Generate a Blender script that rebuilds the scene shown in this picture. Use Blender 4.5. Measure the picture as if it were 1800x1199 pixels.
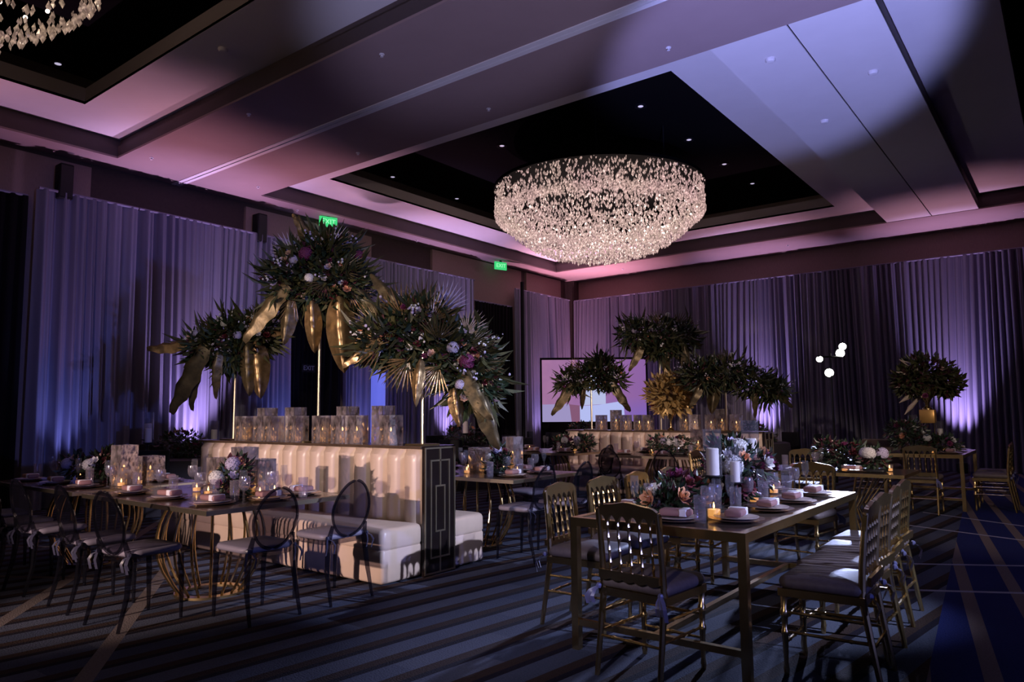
import bpy, math, random
from mathutils import Vector, Matrix
random.seed(11)
S = bpy.context.scene
COL = S.collection
for o in list(bpy.data.objects):
    bpy.data.objects.remove(o)

# ------------------------------------------------------------------ camera
EYE = Vector((0, 0, 1.38))
AX_R = Vector((0.79067, 0.61219, -0.00826))
AX_U = Vector((0.06684, -0.07290, 0.99510))
AX_F = Vector((-0.60859, 0.78734, 0.09856))
cam_d = bpy.data.cameras.new('camera')
cam_d.sensor_fit = 'HORIZONTAL'
cam_d.sensor_width = 36
cam_d.lens = 1279.2 / 1800 * 36
cam_d.clip_end = 200
cam = bpy.data.objects.new('camera', cam_d)
COL.objects.link(cam)
cam.matrix_world = Matrix(((AX_R.x, AX_U.x, -AX_F.x, EYE.x), (AX_R.y, AX_U.y, -AX_F.y, EYE.y),
                           (AX_R.z, AX_U.z, -AX_F.z, EYE.z), (0, 0, 0, 1)))
S.camera = cam
S.view_settings.view_transform = 'Standard'
S.view_settings.look = 'None'
S.view_settings.gamma = 1
S.view_settings.use_curve_mapping = False
S.view_settings.exposure = 0.0
w = bpy.data.worlds.new('world')
S.world = w
w.use_nodes = True
w.node_tree.nodes['Background'].inputs[0].default_value = (0.02, 0.017, 0.035, 1)
w.node_tree.nodes['Background'].inputs[1].default_value = 0.0
S.cycles.max_bounces = 7
S.cycles.transparent_max_bounces = 24
S.cycles.diffuse_bounces = 3
S.cycles.glossy_bounces = 3
S.cycles.transmission_bounces = 3
S.cycles.caustics_reflective = False
S.cycles.caustics_refractive = False
S.cycles.sample_clamp_indirect = 2.0

def spot(name, loc, target, power, color, angle, blend=0.5, radius=0.08):
    d = bpy.data.lights.new(name, 'SPOT')
    d.energy = power; d.color = color; d.spot_size = math.radians(angle); d.spot_blend = blend
    d.shadow_soft_size = radius
    o = bpy.data.objects.new(name, d)
    COL.objects.link(o)
    o.location = loc
    o.rotation_euler = (Vector(target) - Vector(loc)).to_track_quat('-Z', 'Y').to_euler()
    return o
def point(name, loc, power, color, radius=0.1):
    d = bpy.data.lights.new(name, 'POINT'); d.energy = power; d.color = color; d.shadow_soft_size = radius
    o = bpy.data.objects.new(name, d); COL.objects.link(o); o.location = loc
    return o
# unseen lighting towers behind and right of the camera, plus added fill spots
spot('tower_spot_side', (7.6, 6.4, 5.25), (-3.7, 5.25, 0.35), 7000, (0.64, 0.70, 1.0), 19, 0.45, 0.05)
spot('tower_spot_banquette', (-4.6, -5.2, 2.2), (-5.9, 4.6, 0.95), 3300, (1.0, 0.72, 0.62), 24, 0.45, 0.05)
spot('tower_spot_centrepieces', (2.5, -3.0, 2.6), (-6.0, 5.0, 2.6), 1100, (1.0, 0.84, 0.72), 26, 0.6, 0.06)
spot('tower_spot_far_banquette', (4.5, 2.2, 3.6), (-5.7, 11.4, 0.75), 2300, (1.0, 0.76, 0.68), 17, 0.5, 0.06)
spot('tower_spot_foreground', (-0.3, -3.6, 3.4), (-1.95, 5.0, 0.9), 400, (1.0, 0.82, 0.72), 18, 0.9, 0.06)
spot('tower_spot_floor', (-0.5, -4.0, 4.6), (-3.3, 4.9, 0.0), 1100, (0.82, 0.76, 1.0), 17, 0.7, 0.06)  # added fill that lightens the carpet in the middle
spot('tower_spot_far_tables', (5.0, -1.0, 4.4), (-1.8, 11.2, 0.7), 1700, (1.0, 0.80, 0.62), 17, 0.6, 0.06)  # added fill that brightens the tables at the far right
# beams of the visible lamp stand on the far side, thrown back towards the viewer
spot('stand_beam_foreground', (-3.50, 14.72, 2.52), (-2.3, 5.0, 0.1), 4600, (0.50, 0.58, 1.0), 19, 0.8, 0.09)
spot('stand_beam_banquette', (-3.85, 14.72, 2.30), (-4.0, 6.3, 0.2), 2200, (0.50, 0.58, 1.0), 20, 0.6, 0.05)
# blue-violet wash thrown up on the ceiling from unseen uplights assumed off to the right
spot('ceiling_wash_blue', (-0.1, 2.9, 0.4), (-2.55, 8.4, 5.6), 3300, (0.36, 0.40, 1.0), 31, 0.4, 0.15)
spot('ceiling_wash_violet', (1.5, 1.0, 0.4), (-4.3, 5.3, 5.6), 1700, (0.55, 0.55, 1.0), 24, 0.7, 0.15)
# blue wash crossing the room on to the left drapes
spot('cross_wash_blue', (8.4, 1.2, 2.0), (-12.3, 6.8, 2.3), 1900, (0.22, 0.27, 1.0), 26, 0.7, 0.08)
# low general house light, dimmed
spot('house_light', (3.0, 2.0, 5.3), (-3.5, 6.5, 0), 28, (0.50, 0.50, 1.0), 110, 0.9, 0.4)

# ------------------------------------------------------------------ materials
MATS = {}
def principled(name, color, rough=0.5, metal=0.0, spec=0.5, emit=None, estr=0.0, coat=0.0, sheen=0.0):
    m = bpy.data.materials.new(name); m.use_nodes = True
    b = m.node_tree.nodes['Principled BSDF']
    b.inputs['Base Color'].default_value = (*color, 1)
    b.inputs['Roughness'].default_value = rough
    b.inputs['Metallic'].default_value = metal
    b.inputs['Specular IOR Level'].default_value = spec
    b.inputs['Coat Weight'].default_value = coat
    b.inputs['Sheen Weight'].default_value = sheen
    if emit:
        b.inputs['Emission Color'].default_value = (*emit, 1)
        b.inputs['Emission Strength'].default_value = estr
    MATS[name] = m
    return m
class NT:
    def __init__(s, m): s.t = m.node_tree; s.n = s.t.nodes; s.l = s.t.links
    def new(s, k, **kw):
        n = s.n.new(k)
        for a, v in kw.items(): setattr(n, a, v)
        return n
    def put(s, sock, v):
        if hasattr(v, 'links') or isinstance(v, bpy.types.NodeSocket): s.l.new(v, sock)
        else: sock.default_value = v
    def m(s, op, a, b=None, c=None):
        n = s.new('ShaderNodeMath', operation=op)
        s.put(n.inputs[0], a)
        if b is not None: s.put(n.inputs[1], b)
        if c is not None: s.put(n.inputs[2], c)
        return n.outputs[0]
    def mix(s, f, a, b):
        n = s.new('ShaderNodeMix', data_type='RGBA')
        s.put(n.inputs[0], f); s.put(n.inputs[6], a); s.put(n.inputs[7], b)
        return n.outputs[2]
    def noise(s, vec, scale, detail=2.0):
        n = s.new('ShaderNodeTexNoise'); n.inputs['Scale'].default_value = scale; n.inputs['Detail'].default_value = detail
        if vec is not None: s.l.new(vec, n.inputs['Vector'])
        return n.outputs['Fac']
    def obj(s):
        return s.new('ShaderNodeTexCoord').outputs['Object']
    def bsdf(s): return s.n['Principled BSDF']
    def bump(s, h, strength=0.3, dist=0.01):
        n = s.new('ShaderNodeBump'); n.inputs['Strength'].default_value = strength; n.inputs['Distance'].default_value = dist
        s.l.new(h, n.inputs['Height']); s.l.new(n.outputs[0], s.bsdf().inputs['Normal'])

def noisy(name, c1, c2, scale, rough=0.6, metal=0.0, bump=0.0, sx=(1, 1, 1), spec=0.5):
    m = principled(name, c1, rough, metal, spec); t = NT(m)
    mp = t.new('ShaderNodeMapping'); mp.inputs['Scale'].default_value = sx; t.l.new(t.obj(), mp.inputs[0])
    f = t.noise(mp.outputs[0], scale, 3)
    f2 = t.m('MULTIPLY_ADD', f, 2.2, -0.6); f2.node.use_clamp = True
    t.l.new(t.mix(f2, (*c1, 1), (*c2, 1)), t.bsdf().inputs['Base Color'])
    if bump: t.bump(f, bump)
    return m
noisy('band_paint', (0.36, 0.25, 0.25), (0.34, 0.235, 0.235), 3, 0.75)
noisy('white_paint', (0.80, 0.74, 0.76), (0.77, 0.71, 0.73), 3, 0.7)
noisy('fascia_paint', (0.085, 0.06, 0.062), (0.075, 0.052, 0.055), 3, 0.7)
principled('grey_edge_paint', (0.30, 0.25, 0.27), 0.7)
principled('void_black', (0.006, 0.005, 0.007), 0.9, spec=0.1)
noisy('wall_fabric', (0.30, 0.215, 0.20), (0.23, 0.165, 0.155), 30, 0.85, bump=0.2, sx=(6, 6, 0.4))
noisy('wall_recess', (0.055, 0.038, 0.036), (0.045, 0.03, 0.03), 20, 0.8)
principled('matte_black', (0.008, 0.008, 0.01), 0.7, spec=0.2)
principled('black_metal', (0.015, 0.015, 0.018), 0.4, spec=0.4)
noisy('gold_metal', (0.80, 0.60, 0.30), (0.62, 0.44, 0.20), 14, 0.26, 1.0)
noisy('gold_leaf_paint', (0.44, 0.30, 0.15), (0.15, 0.095, 0.045), 7, 0.32, 0.7, bump=0.4)
noisy('dark_gold_leaf', (0.17, 0.125, 0.06), (0.06, 0.048, 0.027), 9, 0.4, 0.5, bump=0.3)
principled('champagne_edge', (0.85, 0.74, 0.55), 0.3, 1.0)
noisy('tabletop_mirror', (0.13, 0.095, 0.085), (0.09, 0.065, 0.06), 5, 0.14, 0.0, spec=0.7)
noisy('dark_wood', (0.10, 0.065, 0.045), (0.06, 0.04, 0.03), 6, 0.2, sx=(1, 8, 1))
noisy('leather_cream', (0.66, 0.51, 0.42), (0.60, 0.46, 0.38), 8, 0.34, bump=0.05)
principled('black_lacquer', (0.012, 0.008, 0.008), 0.12, spec=0.6)
noisy('cushion_fabric', (0.13, 0.10, 0.105), (0.10, 0.075, 0.08), 40, 0.6, bump=0.15)
principled('sash_satin', (0.13, 0.13, 0.27), 0.35)
principled('sash_dark', (0.035, 0.035, 0.07), 0.4)
principled('pale_cushion', (0.20, 0.18, 0.24), 0.55)
principled('wax', (0.82, 0.76, 0.72), 0.45)
principled('flame', (1, 0.6, 0.2), 0.5, emit=(1.0, 0.55, 0.16), estr=9.0)
principled('warm_wax', (0.8, 0.5, 0.25), 0.5, emit=(1.0, 0.45, 0.10), estr=0.8)
principled('china', (0.55, 0.45, 0.44), 0.2)
principled('gold_plate', (0.75, 0.52, 0.40), 0.22, 0.9)
principled('napkin_mauve', (0.27, 0.14, 0.15), 0.6)
principled('card_white', (0.72, 0.70, 0.80), 0.5)
principled('petal_white', (0.72, 0.70, 0.72), 0.6)
principled('petal_blush', (0.68, 0.45, 0.42), 0.6)
principled('petal_peach', (0.70, 0.34, 0.20), 0.6)
principled('petal_plum', (0.17, 0.025, 0.10), 0.6)
principled('petal_wine', (0.13, 0.018, 0.03), 0.6)
principled('petal_lavender', (0.47, 0.42, 0.60), 0.6)
noisy('leaf_green', (0.035, 0.06, 0.032), (0.015, 0.028, 0.018), 15, 0.4)
noisy('leaf_olive', (0.075, 0.075, 0.03), (0.035, 0.04, 0.018), 15, 0.45)
principled('leaf_wine', (0.07, 0.02, 0.03), 0.5)
principled('pampas', (0.55, 0.43, 0.36), 0.8)
principled('lamp_white', (1, 1, 1), 0.5, emit=(1.0, 0.97, 0.92), estr=28.0)
principled('downlight_glow', (1, 1, 1), 0.5, emit=(0.62, 0.55, 0.78), estr=0.8)
principled('exit_green', (0.05, 0.5, 0.15), 0.5, emit=(0.05, 0.75, 0.22), estr=0.8)
principled('exit_letter', (0.5, 0.9, 0.6), 0.5, emit=(0.35, 0.9, 0.5), estr=0.9)
principled('dim_letter', (0.25, 0.25, 0.3), 0.5)
principled('lit_column_blue', (0.3, 0.35, 0.9), 0.5, emit=(0.14, 0.17, 0.85), estr=0.75)
principled('copper_lit', (0.8, 0.45, 0.15), 0.35, 0.6)  # even copper tone for the block under the urn
principled('tablecloth_dark', (0.05, 0.04, 0.05), 0.8)
principled('chair_brown', (0.11, 0.065, 0.05), 0.7)
principled('lens_glass', (0.02, 0.02, 0.03), 0.1)
principled('sprinkler_metal', (0.75, 0.70, 0.74), 0.4)

def glassy(name, tint, gloss_rough, base_gloss, dark=0.0, diff=None):
    """thin-walled clear material: transparent with a facing-dependent sheen"""
    m = bpy.data.materials.new(name); m.use_nodes = True; t = NT(m)
    t.n.remove(t.bsdf()); out = t.n['Material Output']
    tr = t.new('ShaderNodeBsdfTransparent'); tr.inputs[0].default_value = (*tint, 1)
    gl = t.new('ShaderNodeBsdfGlossy'); gl.inputs['Roughness'].default_value = gloss_rough
    fr = t.new('ShaderNodeLayerWeight'); fr.inputs[0].default_value = 0.35
    f = t.m('MULTIPLY_ADD', t.m('POWER', fr.outputs['Facing'], 3.0), 0.55, base_gloss); f.node.use_clamp = True
    mx = t.new('ShaderNodeMixShader'); t.l.new(f, mx.inputs[0]); t.l.new(tr.outputs[0], mx.inputs[1]); t.l.new(gl.outputs[0], mx.inputs[2])
    last = mx
    if diff:
        df = t.new('ShaderNodeBsdfDiffuse'); df.inputs[0].default_value = (*diff[0], 1)
        m2 = t.new('ShaderNodeMixShader'); m2.inputs[0].default_value = diff[1]
        t.l.new(mx.outputs[0], m2.inputs[1]); t.l.new(df.outputs[0], m2.inputs[2]); last = m2
    t.l.new(last.outputs[0], out.inputs[0])
    MATS[name] = m
    return m
glassy('clear_glass', (0.95, 0.95, 0.97), 0.05, 0.03, diff=((0.8, 0.78, 0.9), 0.02))
glassy('smoke_acrylic', (0.66, 0.64, 0.68), 0.06, 0.03, diff=((0.02, 0.02, 0.035), 0.08))
glassy('smoke_edge', (0.42, 0.41, 0.46), 0.08, 0.07, diff=((0.02, 0.02, 0.035), 0.12))
glassy('water_glass', (0.92, 0.90, 0.94), 0.10, 0.06, diff=((0.8, 0.74, 0.85), 0.05))

def mercury():
    m = bpy.data.materials.new('mercury_glass'); m.use_nodes = True; t = NT(m)
    t.n.remove(t.bsdf()); out = t.n['Material Output']
    mp = t.new('ShaderNodeMapping'); mp.inputs['Scale'].default_value = (1, 1, 0.6); t.l.new(t.obj(), mp.inputs[0])
    n1 = t.noise(mp.outputs[0], 45, 4); n2 = t.noise(mp.outputs[0], 12, 2)
    tr = t.new('ShaderNodeBsdfTransparent'); tr.inputs[0].default_value = (0.85, 0.82, 0.88, 1)
    gl = t.new('ShaderNodeBsdfGlossy'); gl.inputs['Roughness'].default_value = 0.16; gl.inputs[0].default_value = (0.85, 0.82, 0.85, 1)
    df = t.new('ShaderNodeBsdfDiffuse'); df.inputs[0].default_value = (0.55, 0.47, 0.48, 1)
    a = t.new('ShaderNodeMixShader'); b = t.new('ShaderNodeMixShader')
    fa = t.m('MULTIPLY_ADD', n1, 4.0, -1.55); fa.node.use_clamp = True
    fb = t.m('MULTIPLY_ADD', n2, 0.9, -0.27); fb.node.use_clamp = True
    t.l.new(fa, a.inputs[0]); t.l.new(tr.outputs[0], a.inputs[1]); t.l.new(gl.outputs[0], a.inputs[2])
    t.l.new(fb, b.inputs[0]); t.l.new(a.outputs[0], b.inputs[1]); t.l.new(df.outputs[0], b.inputs[2])
    t.l.new(b.outputs[0], out.inputs[0]); MATS['mercury_glass'] = m
mercury()
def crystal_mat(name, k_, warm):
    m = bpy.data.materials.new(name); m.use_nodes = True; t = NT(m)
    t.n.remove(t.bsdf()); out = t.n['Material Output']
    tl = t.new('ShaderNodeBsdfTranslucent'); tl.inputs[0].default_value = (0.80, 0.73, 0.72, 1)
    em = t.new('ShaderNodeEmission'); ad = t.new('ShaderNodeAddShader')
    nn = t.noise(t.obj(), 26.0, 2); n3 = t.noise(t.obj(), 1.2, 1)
    st = t.m('MULTIPLY', t.m('POWER', nn, 4.0), 3.6 * k_); t.l.new(st, em.inputs[1]); t.l.new(t.mix(n3, (1.0, 0.60, 0.66, 1), (1.0, 0.78, 0.60 - warm, 1)), em.inputs[0])  # glow and sparkle put into the crystals themselves, in place of bulb light
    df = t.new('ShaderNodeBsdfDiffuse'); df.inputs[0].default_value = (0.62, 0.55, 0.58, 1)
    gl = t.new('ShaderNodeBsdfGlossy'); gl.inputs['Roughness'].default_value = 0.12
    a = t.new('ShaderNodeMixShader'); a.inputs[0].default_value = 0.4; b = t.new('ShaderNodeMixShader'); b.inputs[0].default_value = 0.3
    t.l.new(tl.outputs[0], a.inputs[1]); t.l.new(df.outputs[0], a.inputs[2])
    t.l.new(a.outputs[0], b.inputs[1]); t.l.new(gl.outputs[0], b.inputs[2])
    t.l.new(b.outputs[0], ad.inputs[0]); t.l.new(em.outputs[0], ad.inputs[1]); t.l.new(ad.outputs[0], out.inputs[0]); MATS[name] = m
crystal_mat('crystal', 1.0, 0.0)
crystal_mat('crystal_amber', 0.45, 0.25)  # same crystal with a dimmer, warmer glow put in
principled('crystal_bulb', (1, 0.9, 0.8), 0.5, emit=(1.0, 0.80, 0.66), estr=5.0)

def drape_mat():
    m = bpy.data.materials.new('drape_fabric'); m.use_nodes = True; t = NT(m)
    t.n.remove(t.bsdf()); out = t.n['Material Output']
    df = t.new('ShaderNodeBsdfDiffuse'); df.inputs[0].default_value = (0.24, 0.225, 0.33, 1)
    tl = t.new('ShaderNodeBsdfTranslucent'); tl.inputs[0].default_value = (0.22, 0.21, 0.28, 1)
    gl = t.new('ShaderNodeBsdfGlossy'); gl.inputs['Roughness'].default_value = 0.5; gl.inputs[0].default_value = (0.6, 0.6, 0.7, 1)
    a = t.new('ShaderNodeMixShader'); a.inputs[0].default_value = 0.2
    b = t.new('ShaderNodeMixShader'); b.inputs[0].default_value = 0.08
    t.l.new(df.outputs[0], a.inputs[1]); t.l.new(tl.outputs[0], a.inputs[2])
    t.l.new(a.outputs[0], b.inputs[1]); t.l.new(gl.outputs[0], b.inputs[2])
    t.l.new(b.outputs[0], out.inputs[0]); MATS['drape_fabric'] = m
drape_mat()

def carpet_mat():
    m = principled('carpet', (0.1, 0.1, 0.2), 0.95, spec=0.1); t = NT(m)
    sp = t.new('ShaderNodeSeparateXYZ'); t.l.new(t.obj(), sp.inputs[0]); x, y = sp.outputs[0], sp.outputs[1]
    bend = t.m('MULTIPLY', t.m('SINE', t.m('MULTIPLY', y, 0.45)), 0.10)
    u = t.m('ADD', t.m('MULTIPLY_ADD', y, -0.10, x), bend)
    uu = t.m('DIVIDE', u, 0.285)
    fr = t.m('FRACT', uu)
    brown = t.m('LESS_THAN', fr, 0.36)
    edge = t.m('LESS_THAN', t.m('ABSOLUTE', t.m('SUBTRACT', fr, 0.36)), 0.09)
    wn = t.new('ShaderNodeTexWhiteNoise', noise_dimensions='2D')
    cb = t.new('ShaderNodeCombineXYZ'); t.l.new(t.m('FLOOR', uu), cb.inputs[0]); t.l.new(t.m('FLOOR', t.m('MULTIPLY', t.m('ADD', y, t.m('MULTIPLY', t.m('FLOOR', uu), 0.37)), 1.3)), cb.inputs[1])
    t.l.new(cb.outputs[0], wn.inputs[0])
    fine = t.noise(t.obj(), 90, 2)
    blue = t.mix(wn.outputs[0], (0.070, 0.085, 0.145, 1), (0.125, 0.140, 0.205, 1))
    c = t.mix(brown, blue, (0.055, 0.036, 0.034, 1))
    c = t.mix(edge, c, (0.018, 0.016, 0.030, 1))
    # navy field with tan ribbons on the dance-floor side
    navy = t.m('GREATER_THAN', t.m('MULTIPLY_ADD', y, 0.085, x), -0.335)
    wv = t.m('DIVIDE', t.m('ADD', t.m('MULTIPLY_ADD', t.m('SUBTRACT', y, 4.71), 0.16, x), 0.50), 0.33)
    rib = t.m('LESS_THAN', t.m('FRACT', wv), 0.27)
    c2 = t.mix(rib, (0.022, 0.032, 0.16, 1), (0.24, 0.185, 0.18, 1))
    c = t.mix(navy, c, c2)
    def line(nx, ny, cc, wd, col, cc0, lim=None):
        d = t.m('ABSOLUTE', t.m('SUBTRACT', t.m('MULTIPLY_ADD', y, ny, t.m('MULTIPLY', x, nx)), cc))
        k = t.m('LESS_THAN', d, wd)
        if lim: k = t.m('MULTIPLY', k, t.m(lim[0], x, lim[1]))
        return t.mix(k, cc0, col)
    wl = (0.50, 0.50, 0.62, 1)
    for nx, ny, cc in ((-0.5, 0.866, 7.14), (-0.48, 0.877, 6.17), (0.37, 0.93, 8.63), (0.51, 0.86, 8.84)):
        c = line(nx, ny, cc, 0.028, wl, c, ('GREATER_THAN', -2.4 if cc == 7.14 else -1.75))
    tan = (0.24, 0.20, 0.20, 1)
    for nx, ny, cc in ((0.618, 0.786, -2.13), (0.569, 0.822, -0.957)):
        c = line(nx, ny, cc, 0.05, tan, c, ('LESS_THAN', -3.9))
    for nx, ny, cc in ((0.5, -0.866, -7.2), (0.5, -0.866, -5.86)):
        c = line(nx, ny, cc, 0.035, (0.16, 0.13, 0.13, 1), c, ('LESS_THAN', -6.6))
    c = t.mix(t.m('MULTIPLY', fine, 0.5), c, (0.0, 0.0, 0.0, 1))
    t.l.new(c, t.bsdf().inputs['Base Color'])
    t.bump(fine, 0.5, 0.01)
carpet_mat()

# ------------------------------------------------------------------ mesh helpers
class MB:
    def __init__(s): s.v = []; s.f = []
    def add(s, vs, fs):
        b = len(s.v); s.v += [tuple(v) for v in vs]; s.f += [tuple(i + b for i in f) for f in fs]
    def box(s, c, d, rz=0.0):
        cx, cy, cz = c; hx, hy, hz = d[0] / 2, d[1] / 2, d[2] / 2
        ca, sa = math.cos(rz), math.sin(rz)
        vs = []
        for dz in (-hz, hz):
            for dx, dy in ((-hx, -hy), (hx, -hy), (hx, hy), (-hx, hy)):
                vs.append((cx + dx * ca - dy * sa, cy + dx * sa + dy * ca, cz + dz))
        s.add(vs, [(3, 2, 1, 0), (4, 5, 6, 7), (0, 1, 5, 4), (1, 2, 6, 5), (2, 3, 7, 6), (3, 0, 4, 7)])
        return s
    def b2(s, x0, x1, y0, y1, z0, z1):
        return s.box(((x0 + x1) / 2, (y0 + y1) / 2, (z0 + z1) / 2), (x1 - x0, y1 - y0, z1 - z0))
    def rbox(s, c, d, r=0.02, n=3, puff=0.0):
        """box with rounded vertical corners and rounded top and bottom edges"""
        hx, hy, hz = d[0] / 2, d[1] / 2, d[2] / 2
        r = min(r, hx, hy)
        def ring(ins, z):
            pts = []
            for (qx, qy, a0) in ((1, 1, 0), (-1, 1, 90), (-1, -1, 180), (1, -1, 270)):
                for k in range(n + 1):
                    a = math.radians(a0 + 90 * k / n)
                    pts.append((c[0] + qx * (hx - r) + (r - ins) * math.cos(a), c[1] + qy * (hy - r) + (r - ins) * math.sin(a), c[2] + z))
            return pts
        e = min(r, hz) * 0.8
        rows = [ring(e, -hz), ring(e * 0.3, -hz + e * 0.4), ring(0, -hz + e), ring(0, hz - e), ring(e * 0.3, hz - e * 0.4), ring(e, hz)]
        m = len(rows[0]); vs = [p for rr in rows for p in rr]; fs = []
        for i in range(len(rows) - 1):
            for j in range(m):
                fs.append((i * m + j, i * m + (j + 1) % m, (i + 1) * m + (j + 1) % m, (i + 1) * m + j))
        vs.append((c[0], c[1], c[2] + hz + puff)); vs.append((c[0], c[1], c[2] - hz))
        for j in range(m):
            fs.append(((len(rows) - 1) * m + j, (len(rows) - 1) * m + (j + 1) % m, len(vs) - 2)); fs.append(((j + 1) % m, j, len(vs) - 1))
        s.add(vs, fs); return s
    def tube(s, pts, rad, n=6, cap=True):
        pts = [Vector(p) for p in pts]
        if not isinstance(rad, (list, tuple)): rad = [rad] * len(pts)
        vs = []; fs = []; ref = None
        for i, p in enumerate(pts):
            d = (pts[min(i + 1, len(pts) - 1)] - pts[max(i - 1, 0)])
            d = d.normalized() if d.length > 1e-9 else Vector((0, 0, 1))
            if ref is None: ref = Vector((1, 0, 0)) if abs(d.x) < 0.8 else Vector((0, 1, 0))
            a = d.cross(ref).normalized(); b = d.cross(a); ref = -b if False else ref
            for k in range(n):
                t = 2 * math.pi * (k + 0.5) / n
                vs.append(p + a * (math.cos(t) * rad[i]) + b * (math.sin(t) * rad[i]))
        for i in range(len(pts) - 1):
            for k in range(n):
                fs.append((i * n + k, i * n + (k + 1) % n, (i + 1) * n + (k + 1) % n, (i + 1) * n + k))
        if cap:
            fs.append(tuple(range(n - 1, -1, -1))); fs.append(tuple((len(pts) - 1) * n + k for k in range(n)))
        s.add(vs, fs); return s
    def lathe(s, prof, c=(0, 0, 0), n=10, cap=True):
        vs = []; fs = []
        for r, z in prof:
            for k in range(n):
                t = 2 * math.pi * k / n
                vs.append((c[0] + r * math.cos(t), c[1] + r * math.sin(t), c[2] + z))
        for i in range(len(prof) - 1):
            for k in range(n):
                fs.append((i * n + k, i * n + (k + 1) % n, (i + 1) * n + (k + 1) % n, (i + 1) * n + k))
        if cap:
            fs.append(tuple(range(n - 1, -1, -1))); fs.append(tuple((len(prof) - 1) * n + k for k in range(n)))
        s.add(vs, fs); return s
    def ball(s, c, r, n=6, m=4, sz=1.0):
        return s.lathe([(max(1e-4, r * math.sin(math.pi * i / m)), -r * sz * math.cos(math.pi * i / m)) for i in range(m + 1)], c, n, False)
    def prism(s, poly, axis_o, ex, ey, ez, th):
        """extrude a 2-D outline (in ex, ey) by th along ez, centred"""
        o, ex, ey, ez = Vector(axis_o), Vector(ex), Vector(ey), Vector(ez)
        n = len(poly)
        vs = [o + ex * a + ey * b - ez * (th / 2) for a, b in poly] + [o + ex * a + ey * b + ez * (th / 2) for a, b in poly]
        fs = [tuple(range(n - 1, -1, -1)), tuple(range(n, 2 * n))] + [(i, (i + 1) % n, n + (i + 1) % n, n + i) for i in range(n)]
        s.add(vs, fs); return s
    def grid(s, fn, nu, nv):
        vs = [fn(i / nu, j / nv) for j in range(nv + 1) for i in range(nu + 1)]
        fs = [(j * (nu + 1) + i, j * (nu + 1) + i + 1, (j + 1) * (nu + 1) + i + 1, (j + 1) * (nu + 1) + i) for j in range(nv) for i in range(nu)]
        s.add(vs, fs); return s
    def mesh(s, name, mat, smooth=True, angle=40):
        me = bpy.data.meshes.new(name)
        me.from_pydata(s.v, [], s.f)
        for p in me.polygons: p.use_smooth = smooth
        if mat: me.materials.append(MATS[mat])
        if smooth and angle:
            me.set_sharp_from_angle(angle=math.radians(angle))
        me.update()
        return me
def link(name, data, parent=None, mtx=None):
    o = bpy.data.objects.new(name, data); COL.objects.link(o)
    if parent is not None: o.parent = parent
    if mtx is not None: o.matrix_local = mtx
    return o
def tag(o, label, cat, group=None, kind=None):
    if label: o['label'] = label
    if cat: o['category'] = cat
    if group: o['group'] = group
    if kind: o['kind'] = kind
    return o
def struct(name, mb, mat, label=None, parent=None, smooth=False):
    o = link(name, mb.mesh(name, mat, smooth), parent)
    if parent is None: o['kind'] = 'structure'
    if label: o['label'] = label
    return o
class Kit:
    """meshes of one kind of thing; spawn() links a thing with all its parts"""
    def __init__(s, name): s.name = name; s.parts = []
    def part(s, name, mb, mat, parent=None, label=None, mtx=None, smooth=True, kind=None, mesh=None):
        s.parts.append((name, mesh or mb.mesh(s.name + '_' + name, mat, smooth), parent, label, mtx, kind))
        return len(s.parts) - 1
    def spawn(s, loc, rz=0.0, label=None, cat=None, group=None, scale=1.0, single=False):
        mt = Matrix.Translation(loc) @ Matrix.Rotation(rz, 4, 'Z') @ Matrix.Scale(scale, 4)
        if single:
            root = link(s.name, s.parts[0][1]); root.matrix_local = mt
        else:
            root = link(s.name, None); root.matrix_local = mt; root.empty_display_size = 0.1
        made = []
        for i, (n, me, par, lab, mx, kd) in enumerate(s.parts):
            if single and i == 0: made.append(root); continue
            p = root if par is None else made[par]
            o = link(n, me, p, mx)
            if lab: o['label'] = lab
            if kd: o['kind'] = kd
            made.append(o)
        tag(root, label, cat, group)
        return root
R = math.radians
def T(x, y, z): return Matrix.Translation((x, y, z))
def aim(loc, direction, up=(0, 0, 1), scale=1.0):
    """local +x along direction, local +z towards up"""
    d = Vector(direction).normalized(); u = Vector(up)
    yv = u.cross(d)
    if yv.length < 1e-3: yv = Vector((0, 1, 0)).cross(d)
    yv.normalize(); zv = d.cross(yv)
    M = Matrix(((d.x, yv.x, zv.x, 0), (d.y, yv.y, zv.y, 0), (d.z, yv.z, zv.z, 0), (0, 0, 0, 1)))
    return Matrix.Translation(loc) @ M @ Matrix.Scale(scale, 4)
def plane_rect(mb, x0, x1, y0, y1, z, down=True):
    vs = [(x0, y0, z), (x1, y0, z), (x1, y1, z), (x0, y1, z)]
    mb.add(vs, [(3, 2, 1, 0) if down else (0, 1, 2, 3)])

# ------------------------------------------------------------------ room shell
XL, XR, YN, YB, H = -12.62, 9.0, -8.0, 19.46, 5.53
LEDGE, FACE, VOID = 5.86, 6.10, 6.95
mb = MB(); mb.b2(XL - 0.3, XR + 0.3, YN - 0.3, YB + 0.3, -0.1, 0.0)
fl = struct('floor', mb, 'carpet', 'dark patterned ballroom carpet with blue and brown stripes')
coffers = [(-12.0, -3.09, 7.76, 17.70), (-12.0, -3.09, -4.75, 5.14), (-1.36, 7.55, 7.76, 17.70), (-1.36, 7.55, -4.75, 5.14)]
mb = MB(); t_ = 0.03
def slab(x0, x1, y0, y1): mb.b2(x0, x1, y0, y1, H, H + t_)
slab(XL, -12.0, YN, YB); slab(7.55, XR, YN, YB)
slab(-12.0, 7.55, 17.70, YB); slab(-12.0, 7.55, YN, -4.75)
slab(-12.0, 7.55, 5.14, 6.34); slab(-12.0, 7.55, 6.50, 7.76)
ceil = struct('ceiling', mb, 'band_paint', 'flat taupe ballroom ceiling between deep coffers')
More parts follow.
